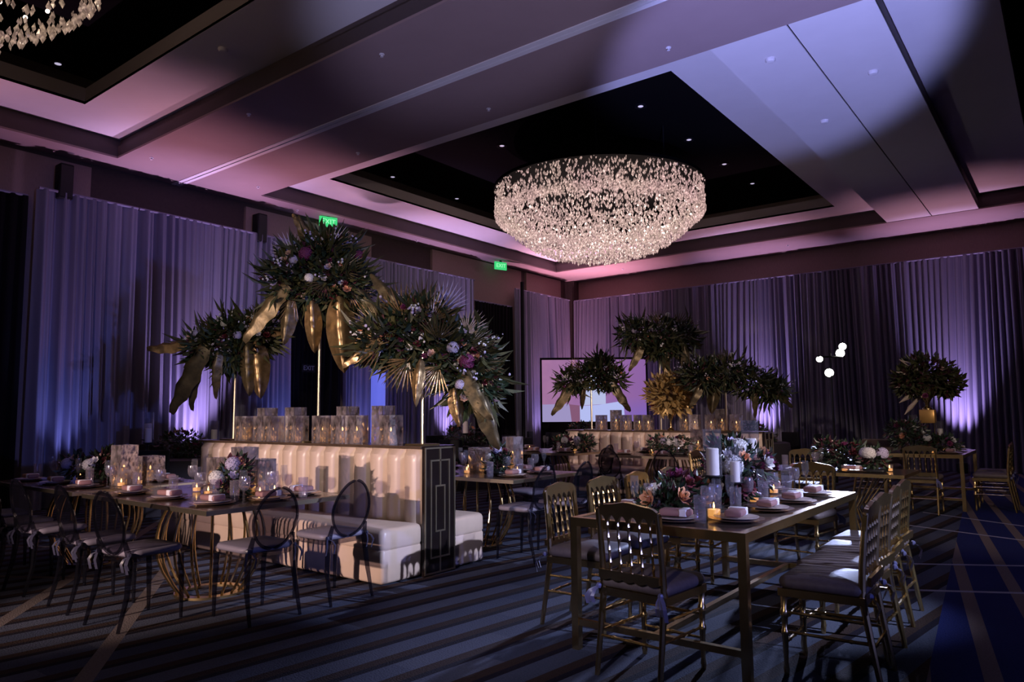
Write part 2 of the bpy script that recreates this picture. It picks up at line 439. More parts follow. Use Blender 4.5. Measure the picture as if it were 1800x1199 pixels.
for (y0, y1) in ((7.76, 17.70), (-4.75, 5.14)):
    for (x0, x1) in ((-3.09, -2.225), (-2.205, -1.36)):
        struct('ceiling_panel', MB().b2(x0, x1, y0 + 0.004, y1 - 0.004, H + 0.012, H + 0.05), 'white_paint', None, ceil)
# track of the movable partition
tr = struct('trim_1', MB().b2(-12.0, 7.55, 6.34, 6.50, H + 0.05, H + 0.09), 'void_black', 'recessed partition track across the ceiling')
for y0, y1 in ((6.34, 6.408), (6.432, 6.50)):
    struct('track_rail', MB().b2(-12.6, 7.55, y0, y1, H - 0.012, H + 0.05), 'white_paint', None, tr)
struct('panel_joint', MB().b2(-2.228, -2.202, -4.75, 17.70, H + 0.03, H + 0.06), 'void_black', None, tr)
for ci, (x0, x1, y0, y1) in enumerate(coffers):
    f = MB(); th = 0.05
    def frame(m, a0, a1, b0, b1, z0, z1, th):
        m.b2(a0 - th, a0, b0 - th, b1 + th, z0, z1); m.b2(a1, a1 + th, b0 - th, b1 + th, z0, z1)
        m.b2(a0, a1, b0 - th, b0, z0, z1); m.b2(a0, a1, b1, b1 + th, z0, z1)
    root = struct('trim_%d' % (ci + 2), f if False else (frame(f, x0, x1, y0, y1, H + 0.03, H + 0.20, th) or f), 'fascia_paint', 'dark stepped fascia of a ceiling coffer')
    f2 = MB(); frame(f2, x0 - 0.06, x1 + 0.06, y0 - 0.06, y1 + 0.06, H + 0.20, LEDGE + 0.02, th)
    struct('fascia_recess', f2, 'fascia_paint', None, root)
    lg = MB(); L = 0.98
    ox0, ox1, oy0, oy1 = x0 + L, x1 - L + 0.12, y0 + 0.83, y1 - 0.90
    lg.b2(x0 - 0.06, ox0, y0 - 0.06, y1 + 0.06, LEDGE, LEDGE + 0.04); lg.b2(ox1, x1 + 0.06, y0 - 0.06, y1 + 0.06, LEDGE, LEDGE + 0.04)
    lg.b2(ox0, ox1, y0 - 0.06, oy0, LEDGE, LEDGE + 0.04); lg.b2(ox0, ox1, oy1, y1 + 0.06, LEDGE, LEDGE + 0.04)
    struct('coffer_ledge', lg, 'white_paint', None, root)
    g = MB(); frame(g, ox0, ox1, oy0, oy1, LEDGE + 0.002, FACE, 0.04)
    struct('opening_edge', g, 'grey_edge_paint', None, root)
mb = MB(); mb.b2(XL, XR, YN, YB, VOID, VOID + 0.1)
struct('ceiling_void', mb, 'void_black', 'black plenum above the open ceiling coffers')
# walls
struct('wall_left', MB().b2(XL - 0.2, XL, YN, YB, 0, VOID), 'wall_recess', 'dark brown wall behind the left drapes')
struct('wall_back', MB().b2(XL, XR, YB, YB + 0.2, 0, VOID), 'wall_fabric', 'brown fabric wall behind the far drapes')
struct('wall_right', MB().b2(XR, XR + 0.2, YN, YB, 0, VOID), 'wall_recess', 'dark brown wall on the right')
struct('wall_near', MB().b2(XL, XR, YN - 0.2, YN, 0, VOID), 'wall_recess', 'dark brown wall behind the viewer')
wl = bpy.data.objects['wall_left']
for (y0, y1, z1) in ((-6, 4.98, H - 0.08), (7.8, 11.0, H - 0.10), (13.0, 16.7, H - 0.04), (16.95, 18.75, H - 0.04)):
    struct('wall_panel', MB().b2(XL, XL + 0.07, y0, y1, 0, z1), 'wall_fabric', None, wl)
struct('corner_post', MB().b2(XL, XL + 0.28, YB - 0.28, YB, 0, H), 'wall_recess', None, wl)

# ------------------------------------------------------------------ drapes
DTOP = 4.86
def drape(p0, p1, inward, z1, mat, seed, flare=0.0, amp=0.08, pitch=0.15, name='drape_panel'):
    """pleated curtain hanging between two floor points; inward = unit vector into the room"""
    rnd = random.Random(seed)
    p0, p1, inward = Vector(p0), Vector(p1), Vector(inward)
    Ln = (p1 - p0).length; d = (p1 - p0).normalized()
    n = max(12, int(Ln / 0.017)); nz = 7
    # irregular fold phase and slow slant per fold
    ph = [0.0]; sl = [0.0]; am = [1.0]; s = 0.0
    k1, k2, k3 = rnd.uniform(0.7, 1.2), rnd.uniform(1.7, 2.6), rnd.uniform(0, 6)
    def u_of(s_): return s_ / pitch + 0.9 * math.sin(k1 * s_ * 2.1 + k3) + 0.55 * math.sin(k2 * s_ * 2.3 + 1.3 * k3)
    def fold(s_, z):
        t = z / z1
        a = amp * (0.7 + 0.3 * (1 - t)) * (0.85 + 0.4 * math.sin(1.7 * s_ + k3))
        u = u_of(s_)
        w = math.sin(2 * math.pi * u) + 0.35 * math.sin(4 * math.pi * u + 0.8) + 0.28 * math.sin(6 * math.pi * u + 2.1 * k3) + 0.4 * math.sin(2 * math.pi * u * 0.31 + k3)
        return a * w
    def fn(i, j):
        s_ = i * Ln; z = 0.01 + (z1 - 0.01) * j
        t = 1 - j
        lean = min(1, 8 * i * (1 - i)) * (0.12 * math.sin(0.9 * s_ + k3) + 0.05 * math.sin(3.1 * s_ + 2 * k3)) * t
        q = p0 + d * (s_ + lean) + inward * (fold(s_, z) + 0.10 * t * 0.6)
        return (q.x, q.y, z)
    m = MB(); m.grid(fn, n, nz)
    o = link(name, m.mesh(name, mat, True, None))
    return o
def drape_run(a, b, along, fixed, inward, labels, mat='drape_fabric', z1=DTOP, group=None, seed0=0):
    n = len(labels)
    for k in range(n):
        s0 = a + (b - a) * k / n; s1 = a + (b - a) * (k + 1) / n
        if along == 'y': P0, P1 = (fixed, s0, 0), (fixed, s1, 0)
        else: P0, P1 = (s0, fixed, 0), (s1, fixed, 0)
        o = drape(P0, P1, inward, z1, mat, seed0 + k)
        tag(o, labels[k], 'curtain', group)
        rod = MB()
        if along == 'y': rod.tube([(fixed, s0 + 0.01, z1 + 0.01), (fixed, s1 - 0.01, z1 + 0.01)], 0.022, 6)
        else: rod.tube([(s0 + 0.01, fixed, z1 + 0.01), (s1 - 0.01, fixed, z1 + 0.01)], 0.022, 6)
        r = link('curtain_rod', rod.mesh('curtain_rod', 'drape_fabric'), o)
drape_run(4.15, 8.68, 'y', -12.32, (1, 0, 0), ['lavender drape panel at the far left end of the left wall', 'lavender drape panel with the brightest purple uplight on the left wall', 'lavender drape panel on the left wall behind the left flower stand'], group='drapes along the left wall', seed0=3)
drape_run(10.05, 14.35, 'y', -12.32, (1, 0, 0), ['lavender drape panel just right of the dark exit doorway', 'lavender drape panel behind the glowing blue column', 'lavender drape panel left of the second black gap'], group='drapes along the left wall', seed0=13)
drape_run(16.1, 18.9, 'y', -12.32, (1, 0, 0), ['lavender drape panel between black gap and screen', 'lavender drape panel turning into the far room corner'], group='drapes along the left wall', seed0=23)
drape_run(-12.3, 6.2, 'x', 19.12, (0, -1, 0), ['purple drape panel in the far corner behind the screen', 'purple drape panel behind the middle far flower stand', 'purple drape panel behind the right far flower stand', 'purple drape panel just behind the lamp stand', 'purple drape panel behind the round urn bouquet', 'purple drape panel with bright uplight right of the urn bouquet', 'purple drape panel at the right picture edge', 'purple drape panel beyond the right picture edge'], group='drapes along the far wall', seed0=33)
drape_run(-4.0, 4.05, 'y', -12.40, (1, 0, 0), ['black masking drape at the left picture edge'], 'void_black', 4.72, seed0=50)
drape_run(8.76, 10.0, 'y', -12.42, (1, 0, 0), ['black masking drape at the doorway behind the tallest flowers'], 'void_black', 4.4, seed0=52)
drape_run(14.42, 16.05, 'y', -12.42, (1, 0, 0), ['black masking drape left of the projection screen'], 'void_black', 4.35, seed0=54)
k = Kit('pipe_upright'); k.part('pole', MB().tube([(0, 0, 0.02), (0, 0, 5.0)], 0.05, 8), 'matte_black'); k.part('base_plate', MB().b2(-.2, .2, -.2, .2, 0, .02), 'matte_black')
k.spawn((-11.98, 15.98, 0), 0, 'tall black drape pipe beside the black gap', 'pole')

# ------------------------------------------------------------------ uplights
k = Kit('uplight')
k.part('housing', MB().lathe([(0.09, 0.0), (0.10, 0.02), (0.10, 0.20), (0.085, 0.23), (0.07, 0.23), (0.065, 0.2)], n=14), 'black_metal')
k.part('yoke', MB().tube([(-.113, 0, .2), (-.113, 0, .01), (.113, 0, .01), (.113, 0, .2)], .008, 6), 'black_metal')
k.part('lens', MB().lathe([(0.064, 0.202), (0.02, 0.206)], n=14), 'downlight_glow')
PURP = (0.66, 0.48, 1.0); BLUE = (0.30, 0.34, 1.0); PINK = (1.0, 0.47, 0.66)
ups = [((-11.8, 1.4), PURP, 60, 'l', 'in front of the black drape at far left'), ((-11.8, 4.6), BLUE, 150, 'l', 'at the left end of the left drapes'), ((-11.8, 6.65), PURP, 640, 'l', 'under the brightest part of the left drapes'), ((-11.8, 8.35), BLUE, 150, 'l', 'left of the dark exit doorway'),  # first entry is an added, out-of-view uplight brightening the coffer ledge
       ((-11.8, 10.5), BLUE, 130, 'l', 'beside the glowing blue column'), ((-11.8, 13.15), PURP, 640, 'l', 'left of the second black gap'), ((-11.8, 16.9), PURP, 260, 'l', 'behind the projection screen'),
       ((-11.5, 18.3), PURP, 120, 'c', 'in the far corner behind the screen'), ((-10.2, 18.58), PURP, 260, 'b', 'right of the projection screen'), ((-6.35, 18.58), PURP, 680, 'b', 'under the right far flower stand'), ((-2.05, 18.58), PURP, 640, 'b', 'behind the urn bouquet table'),  # corner entry is an added uplight brightening the ceiling band
       ((2.3, 18.58), PURP, 300, 'b', 'at the right end of the far drapes')]
for (x, y), c, p, side, where in ups:
    k.spawn((x, y, 0), 0, 'small black floor uplight ' + where, 'light', 'uplights along the drapes')
    tgt = (x - 0.42, y, 2.7) if side == 'l' else (x, y + 0.42, 2.7)
    spot('uplight_beam', (x, y, 0.26), tgt, p * (1.6 if p > 500 else 1.1), c, 54, 1.0, 0.05)
    # each fixture also carries a pink ceiling cell
    tg2 = (x + 0.75, y, 5.5) if side == 'l' else (x, y - 0.75, 5.5) if side == 'b' else (x - .15, y + .15, 5.5)
    spot('uplight_cell', (x, y, 0.26), tg2, 1300 if (x < -10 and y > 16) else 400, PINK, 50, 1.0, 0.05)

# ------------------------------------------------------------------ ceiling fittings
k = Kit('sprinkler_head')
k.part('rosette', MB().lathe([(0.032, 0.0), (0.032, -0.008), (0.015, -0.012)], n=10), 'sprinkler_metal')
k.part('deflector', MB().lathe([(0.010, -0.012), (0.008, -0.028), (0.02, -0.03), (0.02, -0.034)], n=8), 'sprinkler_metal')
for x in (-11.55, -8.8, -6.1, -3.43):
    for y in (5.47, 7.41): k.spawn((x, y, H), 0, 'tiny pale sprinkler head on the taupe ceiling beam', 'sprinkler', 'sprinklers on the ceiling beam')
for x in (-10.2, -5.5, -0.6): k.spawn((x, 18.5, H), 0, 'tiny pale sprinkler head on the ceiling border by the far wall', 'sprinkler', 'sprinklers by the far wall')
for y in (8.8, 12.2): k.spawn((-12.3, y, H), 0, 'tiny pale sprinkler head on the ceiling border by the left wall', 'sprinkler', 'sprinklers by the left wall')
k = Kit('smoke_detector'); k.part('body', MB().lathe([(0.06, 0), (0.06, -0.02), (0.045, -0.04), (0.01, -0.045)], n=12), 'white_paint')
for (x, y, lab) in ((-2.61, 8.44, 'nearest the viewer'), (-1.72, 9.56, 'right of the panel joint'), (-2.61, 10.79, 'farther along the panel')):
    k.spawn((x, y, H + 0.012), 0, 'small round detector on the pale ceiling panel, ' + lab, 'detector', single=True)
k.spawn((-8.0, 4.6, LEDGE), 0, 'small round detector on the upper left coffer ledge', 'detector', single=True)
k = Kit('downlight')
k.part('trim_ring', MB().lathe([(0.11, 0), (0.11, -0.02), (0.085, -0.02), (0.085, -0.005)], n=14), 'black_metal')
k.part('lamp', MB().lathe([(0.05, -0.012), (0.03, -0.02), (0.005, -0.022)], n=10), 'downlight_glow')
dl = [(-12.4, 4.35), (-12.4, 11.5), (-12.4, 13.75)] + [(-9.15, y) for y in (11.55, 4.4)] + [(-5.95, y) for y in (11.6, 13.7, 15.6, 17.4)]
for x, y in dl:
    k.spawn((x, y, VOID), 0, 'small recessed downlight in the black ceiling void', 'downlight', 'downlights in the black coffers')

def chandelier(center, rim_z, bottom_z, rad, seed, nstuff, nparts, label, size, cmat='crystal'):
    rnd = random.Random(seed); cx, cy = center
    root = link('chandelier', None); root.location = (cx, cy, bottom_z); tag(root, label, 'chandelier')
    hgt = rim_z - bottom_z
    def surf(r):      # lower envelope height above the tip, as a fraction: flat drum side then a bowl
        q = r / rad
        return hgt * (0.62 * q ** 2.7)
    cr = MB()
    s_ = size
    cr.add([(0, 0, s_), (s_ * .42, 0, 0), (0, s_ * .42, 0), (-s_ * .42, 0, 0), (0, -s_ * .42, 0), (0, 0, -s_ * .8)],
           [(0, 1, 2), (0, 2, 3), (0, 3, 4), (0, 4, 1), (5, 2, 1), (5, 3, 2), (5, 4, 3), (5, 1, 4)])
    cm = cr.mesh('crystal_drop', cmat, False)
    mass = MB()
    def place(depth):
        q = math.sqrt(rnd.random()); a = rnd.uniform(0, 2 * math.pi); r = q * rad * 0.99
        if rnd.random() < 0.42: r = rad * rnd.uniform(0.95, 1.0)
        z0 = surf(r); z = z0 + depth * rnd.random() ** 1.6 * (hgt - z0)
        return r * math.cos(a), r * math.sin(a), min(z, hgt - 0.02)
    for i in range(nstuff):
        x, y, z = place(1.0 if i % 2 else 0.25)
        sc = rnd.uniform(0.75, 1.25); rz = rnd.uniform(0, 1.6); c, s2 = math.cos(rz) * sc, math.sin(rz) * sc
        tx, ty = rnd.uniform(-.25, .25), rnd.uniform(-.25, .25)
        mass.add([(x + vx * c - vy * s2 + tx * vz, y + vx * s2 + vy * c + ty * vz, z + vz * sc) for vx, vy, vz in cr.v], cr.f)
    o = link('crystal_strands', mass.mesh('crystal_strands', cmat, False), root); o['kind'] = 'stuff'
    for i in range(nparts):
        x, y, z = place(0.02)
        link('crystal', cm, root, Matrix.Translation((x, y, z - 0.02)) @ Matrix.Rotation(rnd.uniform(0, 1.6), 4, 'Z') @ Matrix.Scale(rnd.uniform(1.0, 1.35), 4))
    ring = MB(); ring.lathe([(rad * 1.01, hgt - 0.03), (rad * 1.01, hgt + 0.03), (rad * 0.2, hgt + 0.05), (rad * 0.2, hgt + 0.02), (rad * 0.98, hgt - 0.0)], n=64)
    link('canopy_plate', ring.mesh('canopy_plate', 'void_black'), root)
    for a in range(6):
        rods = MB().tube([(rad * .7 * math.cos(a * 1.047), rad * .7 * math.sin(a * 1.047), hgt), (rad * .7 * math.cos(a * 1.047), rad * .7 * math.sin(a * 1.047), VOID - bottom_z)], 0.012, 5)
        link('suspension_rod', rods.mesh('suspension_rod', 'black_metal'), root)
    bulbs = MB()
    for i in range(90):
        q = math.sqrt(rnd.random()) * 0.93; a = rnd.uniform(0, 6.283); z0 = surf(q * rad)
        bulbs.ball((q * rad * math.cos(a), q * rad * math.sin(a), z0 + 0.18 + rnd.random() * 0.25), 0.02, 6, 4)
    b = link('bulbs', bulbs.mesh('bulbs', 'crystal_bulb'), root); b['kind'] = 'stuff'
    return root
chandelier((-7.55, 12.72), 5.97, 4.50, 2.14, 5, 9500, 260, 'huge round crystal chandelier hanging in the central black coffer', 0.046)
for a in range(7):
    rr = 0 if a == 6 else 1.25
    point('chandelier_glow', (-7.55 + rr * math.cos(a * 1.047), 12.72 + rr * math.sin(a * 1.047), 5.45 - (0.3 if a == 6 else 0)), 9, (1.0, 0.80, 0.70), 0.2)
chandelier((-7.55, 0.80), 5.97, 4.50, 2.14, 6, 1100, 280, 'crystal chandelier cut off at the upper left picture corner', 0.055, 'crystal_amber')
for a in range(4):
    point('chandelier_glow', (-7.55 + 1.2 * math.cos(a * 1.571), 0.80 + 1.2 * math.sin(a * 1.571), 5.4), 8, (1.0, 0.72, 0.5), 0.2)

# ------------------------------------------------------------------ wall fittings
k = Kit('wall_speaker'); k.part('cabinet', MB().rbox((0, 0, 0), (0.22, 0.2, 0.56), 0.02), 'matte_black'); k.part('grille', MB().b2(0.11, 0.116, -.085, .085, -.25, .25), 'black_metal'); k.part('bracket', MB().b2(-.17, -.1, -.03, .03, -.04, .04), 'black_metal')
k.spawn((-12.38, 4.52, 5.05), 0, 'slim black wall speaker above the leftmost lavender drape', 'speaker')
k.spawn((-12.38, 8.0, 5.0), 0, 'slim black wall speaker left of the tallest flowers', 'speaker')
def textmesh(body, size, mat, name, ext=0.002):
    c = bpy.data.curves.new(name, 'FONT'); c.body = body; c.size = size; c.extrude = ext; c.align_x = 'CENTER'; c.align_y = 'CENTER'
    o = bpy.data.objects.new(name, c); COL.objects.link(o)
    me = bpy.data.meshes.new_from_object(o.evaluated_get(bpy.context.evaluated_depsgraph_get()))
    bpy.data.objects.remove(o); me.materials.clear(); me.materials.append(MATS[mat]); return me
bpy.context.view_layer.update(); ex = textmesh('EXIT', 0.15, 'exit_letter', 'exit_letters')
for (y, z, lab) in ((9.5, 5.41, 'green lit exit sign above the tallest flower stand'), (15.3, 5.38, 'green lit exit sign left of the chandelier underside')):
    k = Kit('exit_sign'); k.part('housing', MB().b2(-.02, .02, -.19, .19, -.105, .105), 'exit_green'); k.part('hanger', MB().b2(-.01, .01, -.03, .03, .105, H - z), 'black_metal')
    o = k.spawn((-12.2, y, z), R(-18), lab, 'sign')
    t = link('letters', ex, o); t.matrix_local = T(0.024, 0, 0) @ Matrix.Rotation(R(90), 4, 'Z') @ Matrix.Rotation(R(90), 4, 'X')
k = Kit('door_sign'); k.part('plate', MB().b2(-.008, .008, -.16, .16, -.08, .08), 'matte_black')
o = k.spawn((-12.3, 9.15, 2.32), 0, 'small dim door sign reading exit on the black doorway', 'sign')
t = link('letters', textmesh('EXIT', 0.13, 'dim_letter', 'door_letters'), o); t.matrix_local = T(0.01, 0, 0) @ Matrix.Rotation(R(90), 4, 'Z') @ Matrix.Rotation(R(90), 4, 'X')
k = Kit('light_column'); k.part('shaft', MB().lathe([(0.15, 0.06), (0.15, 2.36), (0.13, 2.38)], n=20), 'lit_column_blue'); k.part('base', MB().lathe([(0.24, 0), (0.24, 0.05), (0.16, 0.07)], n=20), 'black_metal')
k.spawn((-11.55, 10.35, 0), 0, 'tall glowing blue column in front of the drapes', 'column')

# ------------------------------------------------------------------ projection screen
sc_c = Vector((-10.48, 17.23, 1.98)); SW, SH = 2.86, 1.70
scr = link('projection_screen', None)
ang = math.atan2(AX_R.y, AX_R.x)
scr.matrix_local = Matrix.Translation((sc_c.x, sc_c.y, 0)) @ Matrix.Rotation(ang, 4, 'Z')
tag(scr, 'projection screen showing a white cake table, black skirt below', 'screen')
zc = sc_c.z
link('frame', MB().b2(-SW / 2 - .05, SW / 2 + .05, -.01, .05, zc + SH / 2, zc + SH / 2 + .06).b2(-SW / 2 - .05, -SW / 2, -.01, .05, zc - SH / 2, zc + SH / 2).b2(SW / 2, SW / 2 + .05, -.01, .05, zc - SH / 2, zc + SH / 2).mesh('frame', 'matte_black', False), scr)
link('skirt', MB().b2(-SW / 2 - .05, SW / 2 + .05, 0, .04, 0.05, zc - SH / 2).mesh('skirt', 'void_black', False), scr)
legs = MB()
for s in (-1, 1): legs.b2(s * 1.3 - .03, s * 1.3 + .03, -.25, .3, 0, .05)
link('feet', legs.mesh('feet', 'black_metal', False), scr)
def emit(name, c, s=1.0):
    m = bpy.data.materials.new(name); m.use_nodes = True; t = NT(m); t.n.remove(t.bsdf())
    e = t.new('ShaderNodeEmission'); e.inputs[0].default_value = (*c, 1); e.inputs[1].default_value = s
    t.l.new(e.outputs[0], t.n['Material Output'].inputs[0]); MATS[name] = m; return m
m = emit('picture_backdrop', (0.3, 0.15, 0.4)); t = NT(m)
sp = t.new('ShaderNodeSeparateXYZ'); t.l.new(t.obj(), sp.inputs[0])
fx = t.m('MULTIPLY_ADD', sp.outputs[0], 0.35, 0.5); fx.node.use_clamp = True
fz = t.m('MULTIPLY_ADD', sp.outputs[2], -1.1, 2.0); fz.node.use_clamp = True
nz = t.noise(t.obj(), 3.0, 2)
cA = t.mix(nz, (0.30, 0.14, 0.30, 1), (0.42, 0.20, 0.36, 1)); cB = t.mix(fz, (0.26, 0.12, 0.36, 1), (0.16, 0.12, 0.55, 1))
t.l.new(t.mix(fx, cA, cB), t.n['Emission'].inputs[0])
emit('picture_cloth', (0.50, 0.55, 0.95), 0.9); emit('picture_cake', (0.55, 0.60, 0.90), 0.85); emit('picture_shadow', (0.28, 0.12, 0.22), 0.8); emit('picture_pale', (0.42, 0.36, 0.66), 0.8)
def pic(name, poly, mat, dy):
    mb = MB(); mb.prism([(a * SW, b * SH) for a, b in poly], (0, -dy, zc), (1, 0, 0), (0, 0, 1), (0, 1, 0), 0.002)
    return link(name, mb.mesh(name, mat, False), scr)
pic('picture_backdrop', [(-.5, -.5), (.5, -.5), (.5, .5), (-.5, .5)], 'picture_backdrop', 0.0)
pic('picture_side_table', [(-.47, -.22), (-.25, -.21), (-.22, -.3), (-.2, -.5), (-.5, -.5), (-.5, -.22)], 'picture_pale', 0.003)
pic('picture_chair_shadow', [(-.24, -.22), (-.14, -.24), (-.13, -.5), (-.22, -.5)], 'picture_shadow', 0.004)
pic('picture_cake_table', [(-.14, -.25), (.05, -.23), (.28, -.17), (.29, -.5), (-.14, -.5)], 'picture_cloth', 0.005)
pic('picture_cake_tier', [(-.12, -.24), (.11, -.22), (.11, .0), (-.1, .0)], 'picture_cake', 0.006)
pic('picture_cake_tier', [(-.07, .0), (.08, .0), (.08, .16), (-.07, .16)], 'picture_cake', 0.007)
pic('picture_cake_tier', [(-.03, .16), (.05, .16), (.05, .3), (-.03, .3)], 'picture_cake', 0.008)

# ------------------------------------------------------------------ lighting tree on the far side
lt = link('lighting_stand', None); lt.location = (-3.75, 15.0, 0); tag(lt, 'black lighting stand with four bright white lamp heads', 'lighting stand')
link('pole', MB().tube([(0, 0, 0), (0, 0, 2.5)], [0.03, 0.02], 8).mesh('pole', 'black_metal'), lt)
for a in (0.4, 2.5, 4.6): link('leg', MB().tube([(0, 0, .75), (.55 * math.cos(a), .55 * math.sin(a), 0.01)], 0.014, 6).mesh('leg', 'black_metal'), lt)
link('crossbar', MB().tube([(-.2, -.14, 2.42), (.2, .14, 2.42)], 0.02, 6).mesh('crossbar', 'black_metal'), lt)
hd = MB().lathe([(0.07, -.22), (0.085, -.18), (0.09, 0.0), (0.10, 0.02), (0.085, 0.02), (0.08, -.02)], n=12)
hm = hd.mesh('lamp_head', 'black_metal'); gm = MB().lathe([(0.078, 0.0), (0.05, 0.03), (0.01, 0.036)], n=12).mesh('lamp_glow', 'lamp_white')
for (x, y, z, sc) in ((.20, .14, 2.62, .85), (.16, .10, 2.49, 1.0), (-.17, -.12, 2.38, .75), (-.03, -.02, 2.11, 1.0)):
    d = (Vector((-1.0, 5.0, 1.2)) - Vector((-3.75 + x, 15 + y, z))).to_track_quat('Z', 'Y').to_matrix().to_4x4()
    h = link('lamp_head', hm, lt, T(x, y, z) @ d @ Matrix.Scale(sc, 4)); link('lens', gm, h)

# ================================================================== furniture kits
# ---- gold spindle-back chair, facing +y
def turned(r, z0, z1, n=5):
    """profile of a turned stick with rings"""
    pr = [(r * 0.9, z0)]
    for i in range(n):
        za = z0 + (z1 - z0) * (i + 0.25) / n; h = (z1 - z0) / n
        pr += [(r * 0.85, za), (r * 1.0, za + h * .3), (r * 1.2, za + h * .36), (r * 1.2, za + h * .44), (r * .95, za + h * .5)]
    pr.append((r * 0.9, z1))
    return pr
gold_chair = Kit('gold_chair')
G = 'gold_metal'
gold_chair.part('seat_frame', MB().b2(-.205, .205, .175, .215, .405, .445).b2(-.19, .19, -.215, -.18, .405, .445).b2(-.21, -.175, -.21, .2, .405, .445).b2(.175, .21, -.21, .2, .405, .445).b2(-.18, .18, -.19, .18, .425, .44), G)
for s in (-1, 1):
    gold_chair.part('front_leg', MB().lathe([(.013, 0), (.016, .03), (.012, .06), (.017, .20), (.021, .205), (.021, .225), (.014, .235), (.018, .30), (.023, .305), (.023, .33), (.016, .34), (.019, .40), (.019, .43)], (s * .185, .19, 0), 8), G)
    gold_chair.part('rear_post', MB().tube([(s * .19, -.265, 0), (s * .188, -.225, .24), (s * .186, -.195, .44), (s * .186, -.203, .6), (s * .186, -.222, .78), (s * .184, -.233, .865)], [.014, .017, .019, .017, .016, .014], 8), G)
# crest rail: scalloped plank
top = []
for i in range(25):
    u = i / 24; xx = -.2 + .4 * u
    top.append((xx, .845 + .045 * (1 - (2 * u - 1) ** 6) + .012 * math.sin(math.pi * u) + .005 * math.cos(4 * math.pi * u)))
bot = []
for i in range(36, -1, -1):
    u = i / 36; xx = -.2 + .4 * u
    bot.append((xx, .775 + .060 * abs(math.sin(math.pi * u * 6)) ** .6))
gold_chair.part('crest_rail', MB().prism(top + bot, (0, -.132, 0), (1, 0, 0), (0, -.115, 1), (0, 1, .1), .022), G, smooth=False)
for i in range(5):
    x = -.133 + i * .0667
    m_ = MB(); pr = turned(.0085, .535, .80, 4)
    vs0 = len(m_.v); m_.lathe(pr, (x, 0, 0), 6)
    m_.v = [(a, b - .196 - (c - .5) * .11, c) for a, b, c in m_.v]
    gold_chair.part('spindle', m_, G)
lower = [(-.185 + .37 * i / 24, .545 + .0 * i) for i in range(25)] + [(-.185 + .37 * i / 30, .505 - .012 * abs(math.sin(math.pi * i / 30 * 5))) for i in range(30, -1, -1)]
gold_chair.part('lower_rail', MB().prism(lower, (0, -.2, 0), (1, 0, 0), (0, -.06, 1), (0, 1, .06), .018), G, smooth=False)
for (p, q) in (((-.185, .19, .16), (.185, .19, .16)), ((-.185, .19, .285), (.185, .19, .285)), ((-.188, -.235, .2), (.188, -.235, .2)), ((-.186, .19, .22), (-.189, -.232, .22)), ((.186, .19, .22), (.189, -.232, .22)), ((-.186, .19, .32), (-.188, -.215, .32)), ((.186, .19, .32), (.188, -.215, .32))):
    P, Q = Vector(p), Vector(q)
    pts = [P.lerp(Q, t) for t in (0, .2, .23, .26, .45, .5, .55, .74, .77, .8, 1)]
    gold_chair.part('stretcher', MB().tube(pts, [.007, .008, .012, .008, .009, .013, .009, .008, .012, .008, .007], 6), G)
gold_chair.part('cushion', MB().rbox((0, 0, .475), (.43, .43, .065), .05, 4, .012), 'cushion_fabric')
sash = MB()
def sash_tie(mb, x, y, z, rnd):
    mb.ball((x, y, z), .017, 6, 4)
    for k in range(3):
        a = rnd.uniform(-1, 1)
        pts = [Vector((x, y, z)), Vector((x + .04 * a, y - .03, z - .02)), Vector((x + .06 * a, y - .045, z - .05)), Vector((x + .06 * a, y - .03, z - .08 - .04 * rnd.random()))]
        wv = Vector((.009, .004, 0))
        mb.add([p_ + wv * s for p_ in pts for s in (-1, 1)], [(2 * i, 2 * i + 1, 2 * i + 3, 2 * i + 2) for i in range(3)])
rs = random.Random(4)
for s in (-1, 1):
    m_ = MB(); sash_tie(m_, s * .19, -.235, .455, rs); gold_chair.part('sash', m_, 'sash_satin', label='blue satin ribbon tie')

# ---- smoke acrylic oval-back chair, facing +y
ghost = Kit('ghost_chair')
A = 'smoke_acrylic'
def oval_back(th):
    m_ = MB(); nu, nv = 10, 8
    def pos(a, q, off):
        ex, ez = .170 * q * math.cos(a), .205 * q * math.sin(a)
        x = ex * (1 - .15 * max(0, ez) / .205); z = .68 + ez
        y = -.20 - (z - .46) * .20 + .35 * x * x + off
        return (x, y, z)
    rings = (1.0, .93, .6, .25, .001)
    for side, off in ((1, th / 2), (-1, -th / 2)):
        base = len(m_.v); n = 28
        vs = [pos(2 * math.pi * k / n, q, off) for q in rings for k in range(n)]
        fs = []
        for i in range(len(rings) - 1):
            for k in range(n):
                f = (i * n + k, i * n + (k + 1) % n, (i + 1) * n + (k + 1) % n, (i + 1) * n + k)
                fs.append(f if side < 0 else f[::-1])
        m_.add(vs, fs)
    n = 28; b2 = n * len(rings)
    m_.f += [(k, (k + 1) % n, b2 + (k + 1) % n, b2 + k) for k in range(n)]
    return m_
ghost.part('backrest', oval_back(.008), A)
rim = MB(); pts = []
for k in range(41):
    a = 2 * math.pi * k / 40; ex, ez = .172 * math.cos(a), .207 * math.sin(a)
    x = ex * (1 - .15 * max(0, ez) / .205); z = .68 + ez
    pts.append((x, -.20 - (z - .46) * .20 + .35 * x * x, z))
rim.tube(pts, .011, 6, False); ghost.part('back_rim', rim, 'smoke_edge')
ghost.part('seat', MB().rbox((0, 0, .44), (.40, .40, .035), .09, 4), A)
for sx, sy in ((-1, 1), (1, 1)):
    ghost.part('leg', MB().tube([(sx * .185, .175, .435), (sx * .19, .185, .25), (sx * .19, .19, 0)], [.021, .018, .011], 8), 'smoke_edge')
for sx in (-1, 1):
    ghost.part('leg', MB().tube([(sx * .155, -.21, .56), (sx * .17, -.18, .44), (sx * .19, -.2, .22), (sx * .195, -.255, 0)], [.014, .022, .018, .011], 8), 'smoke_edge')
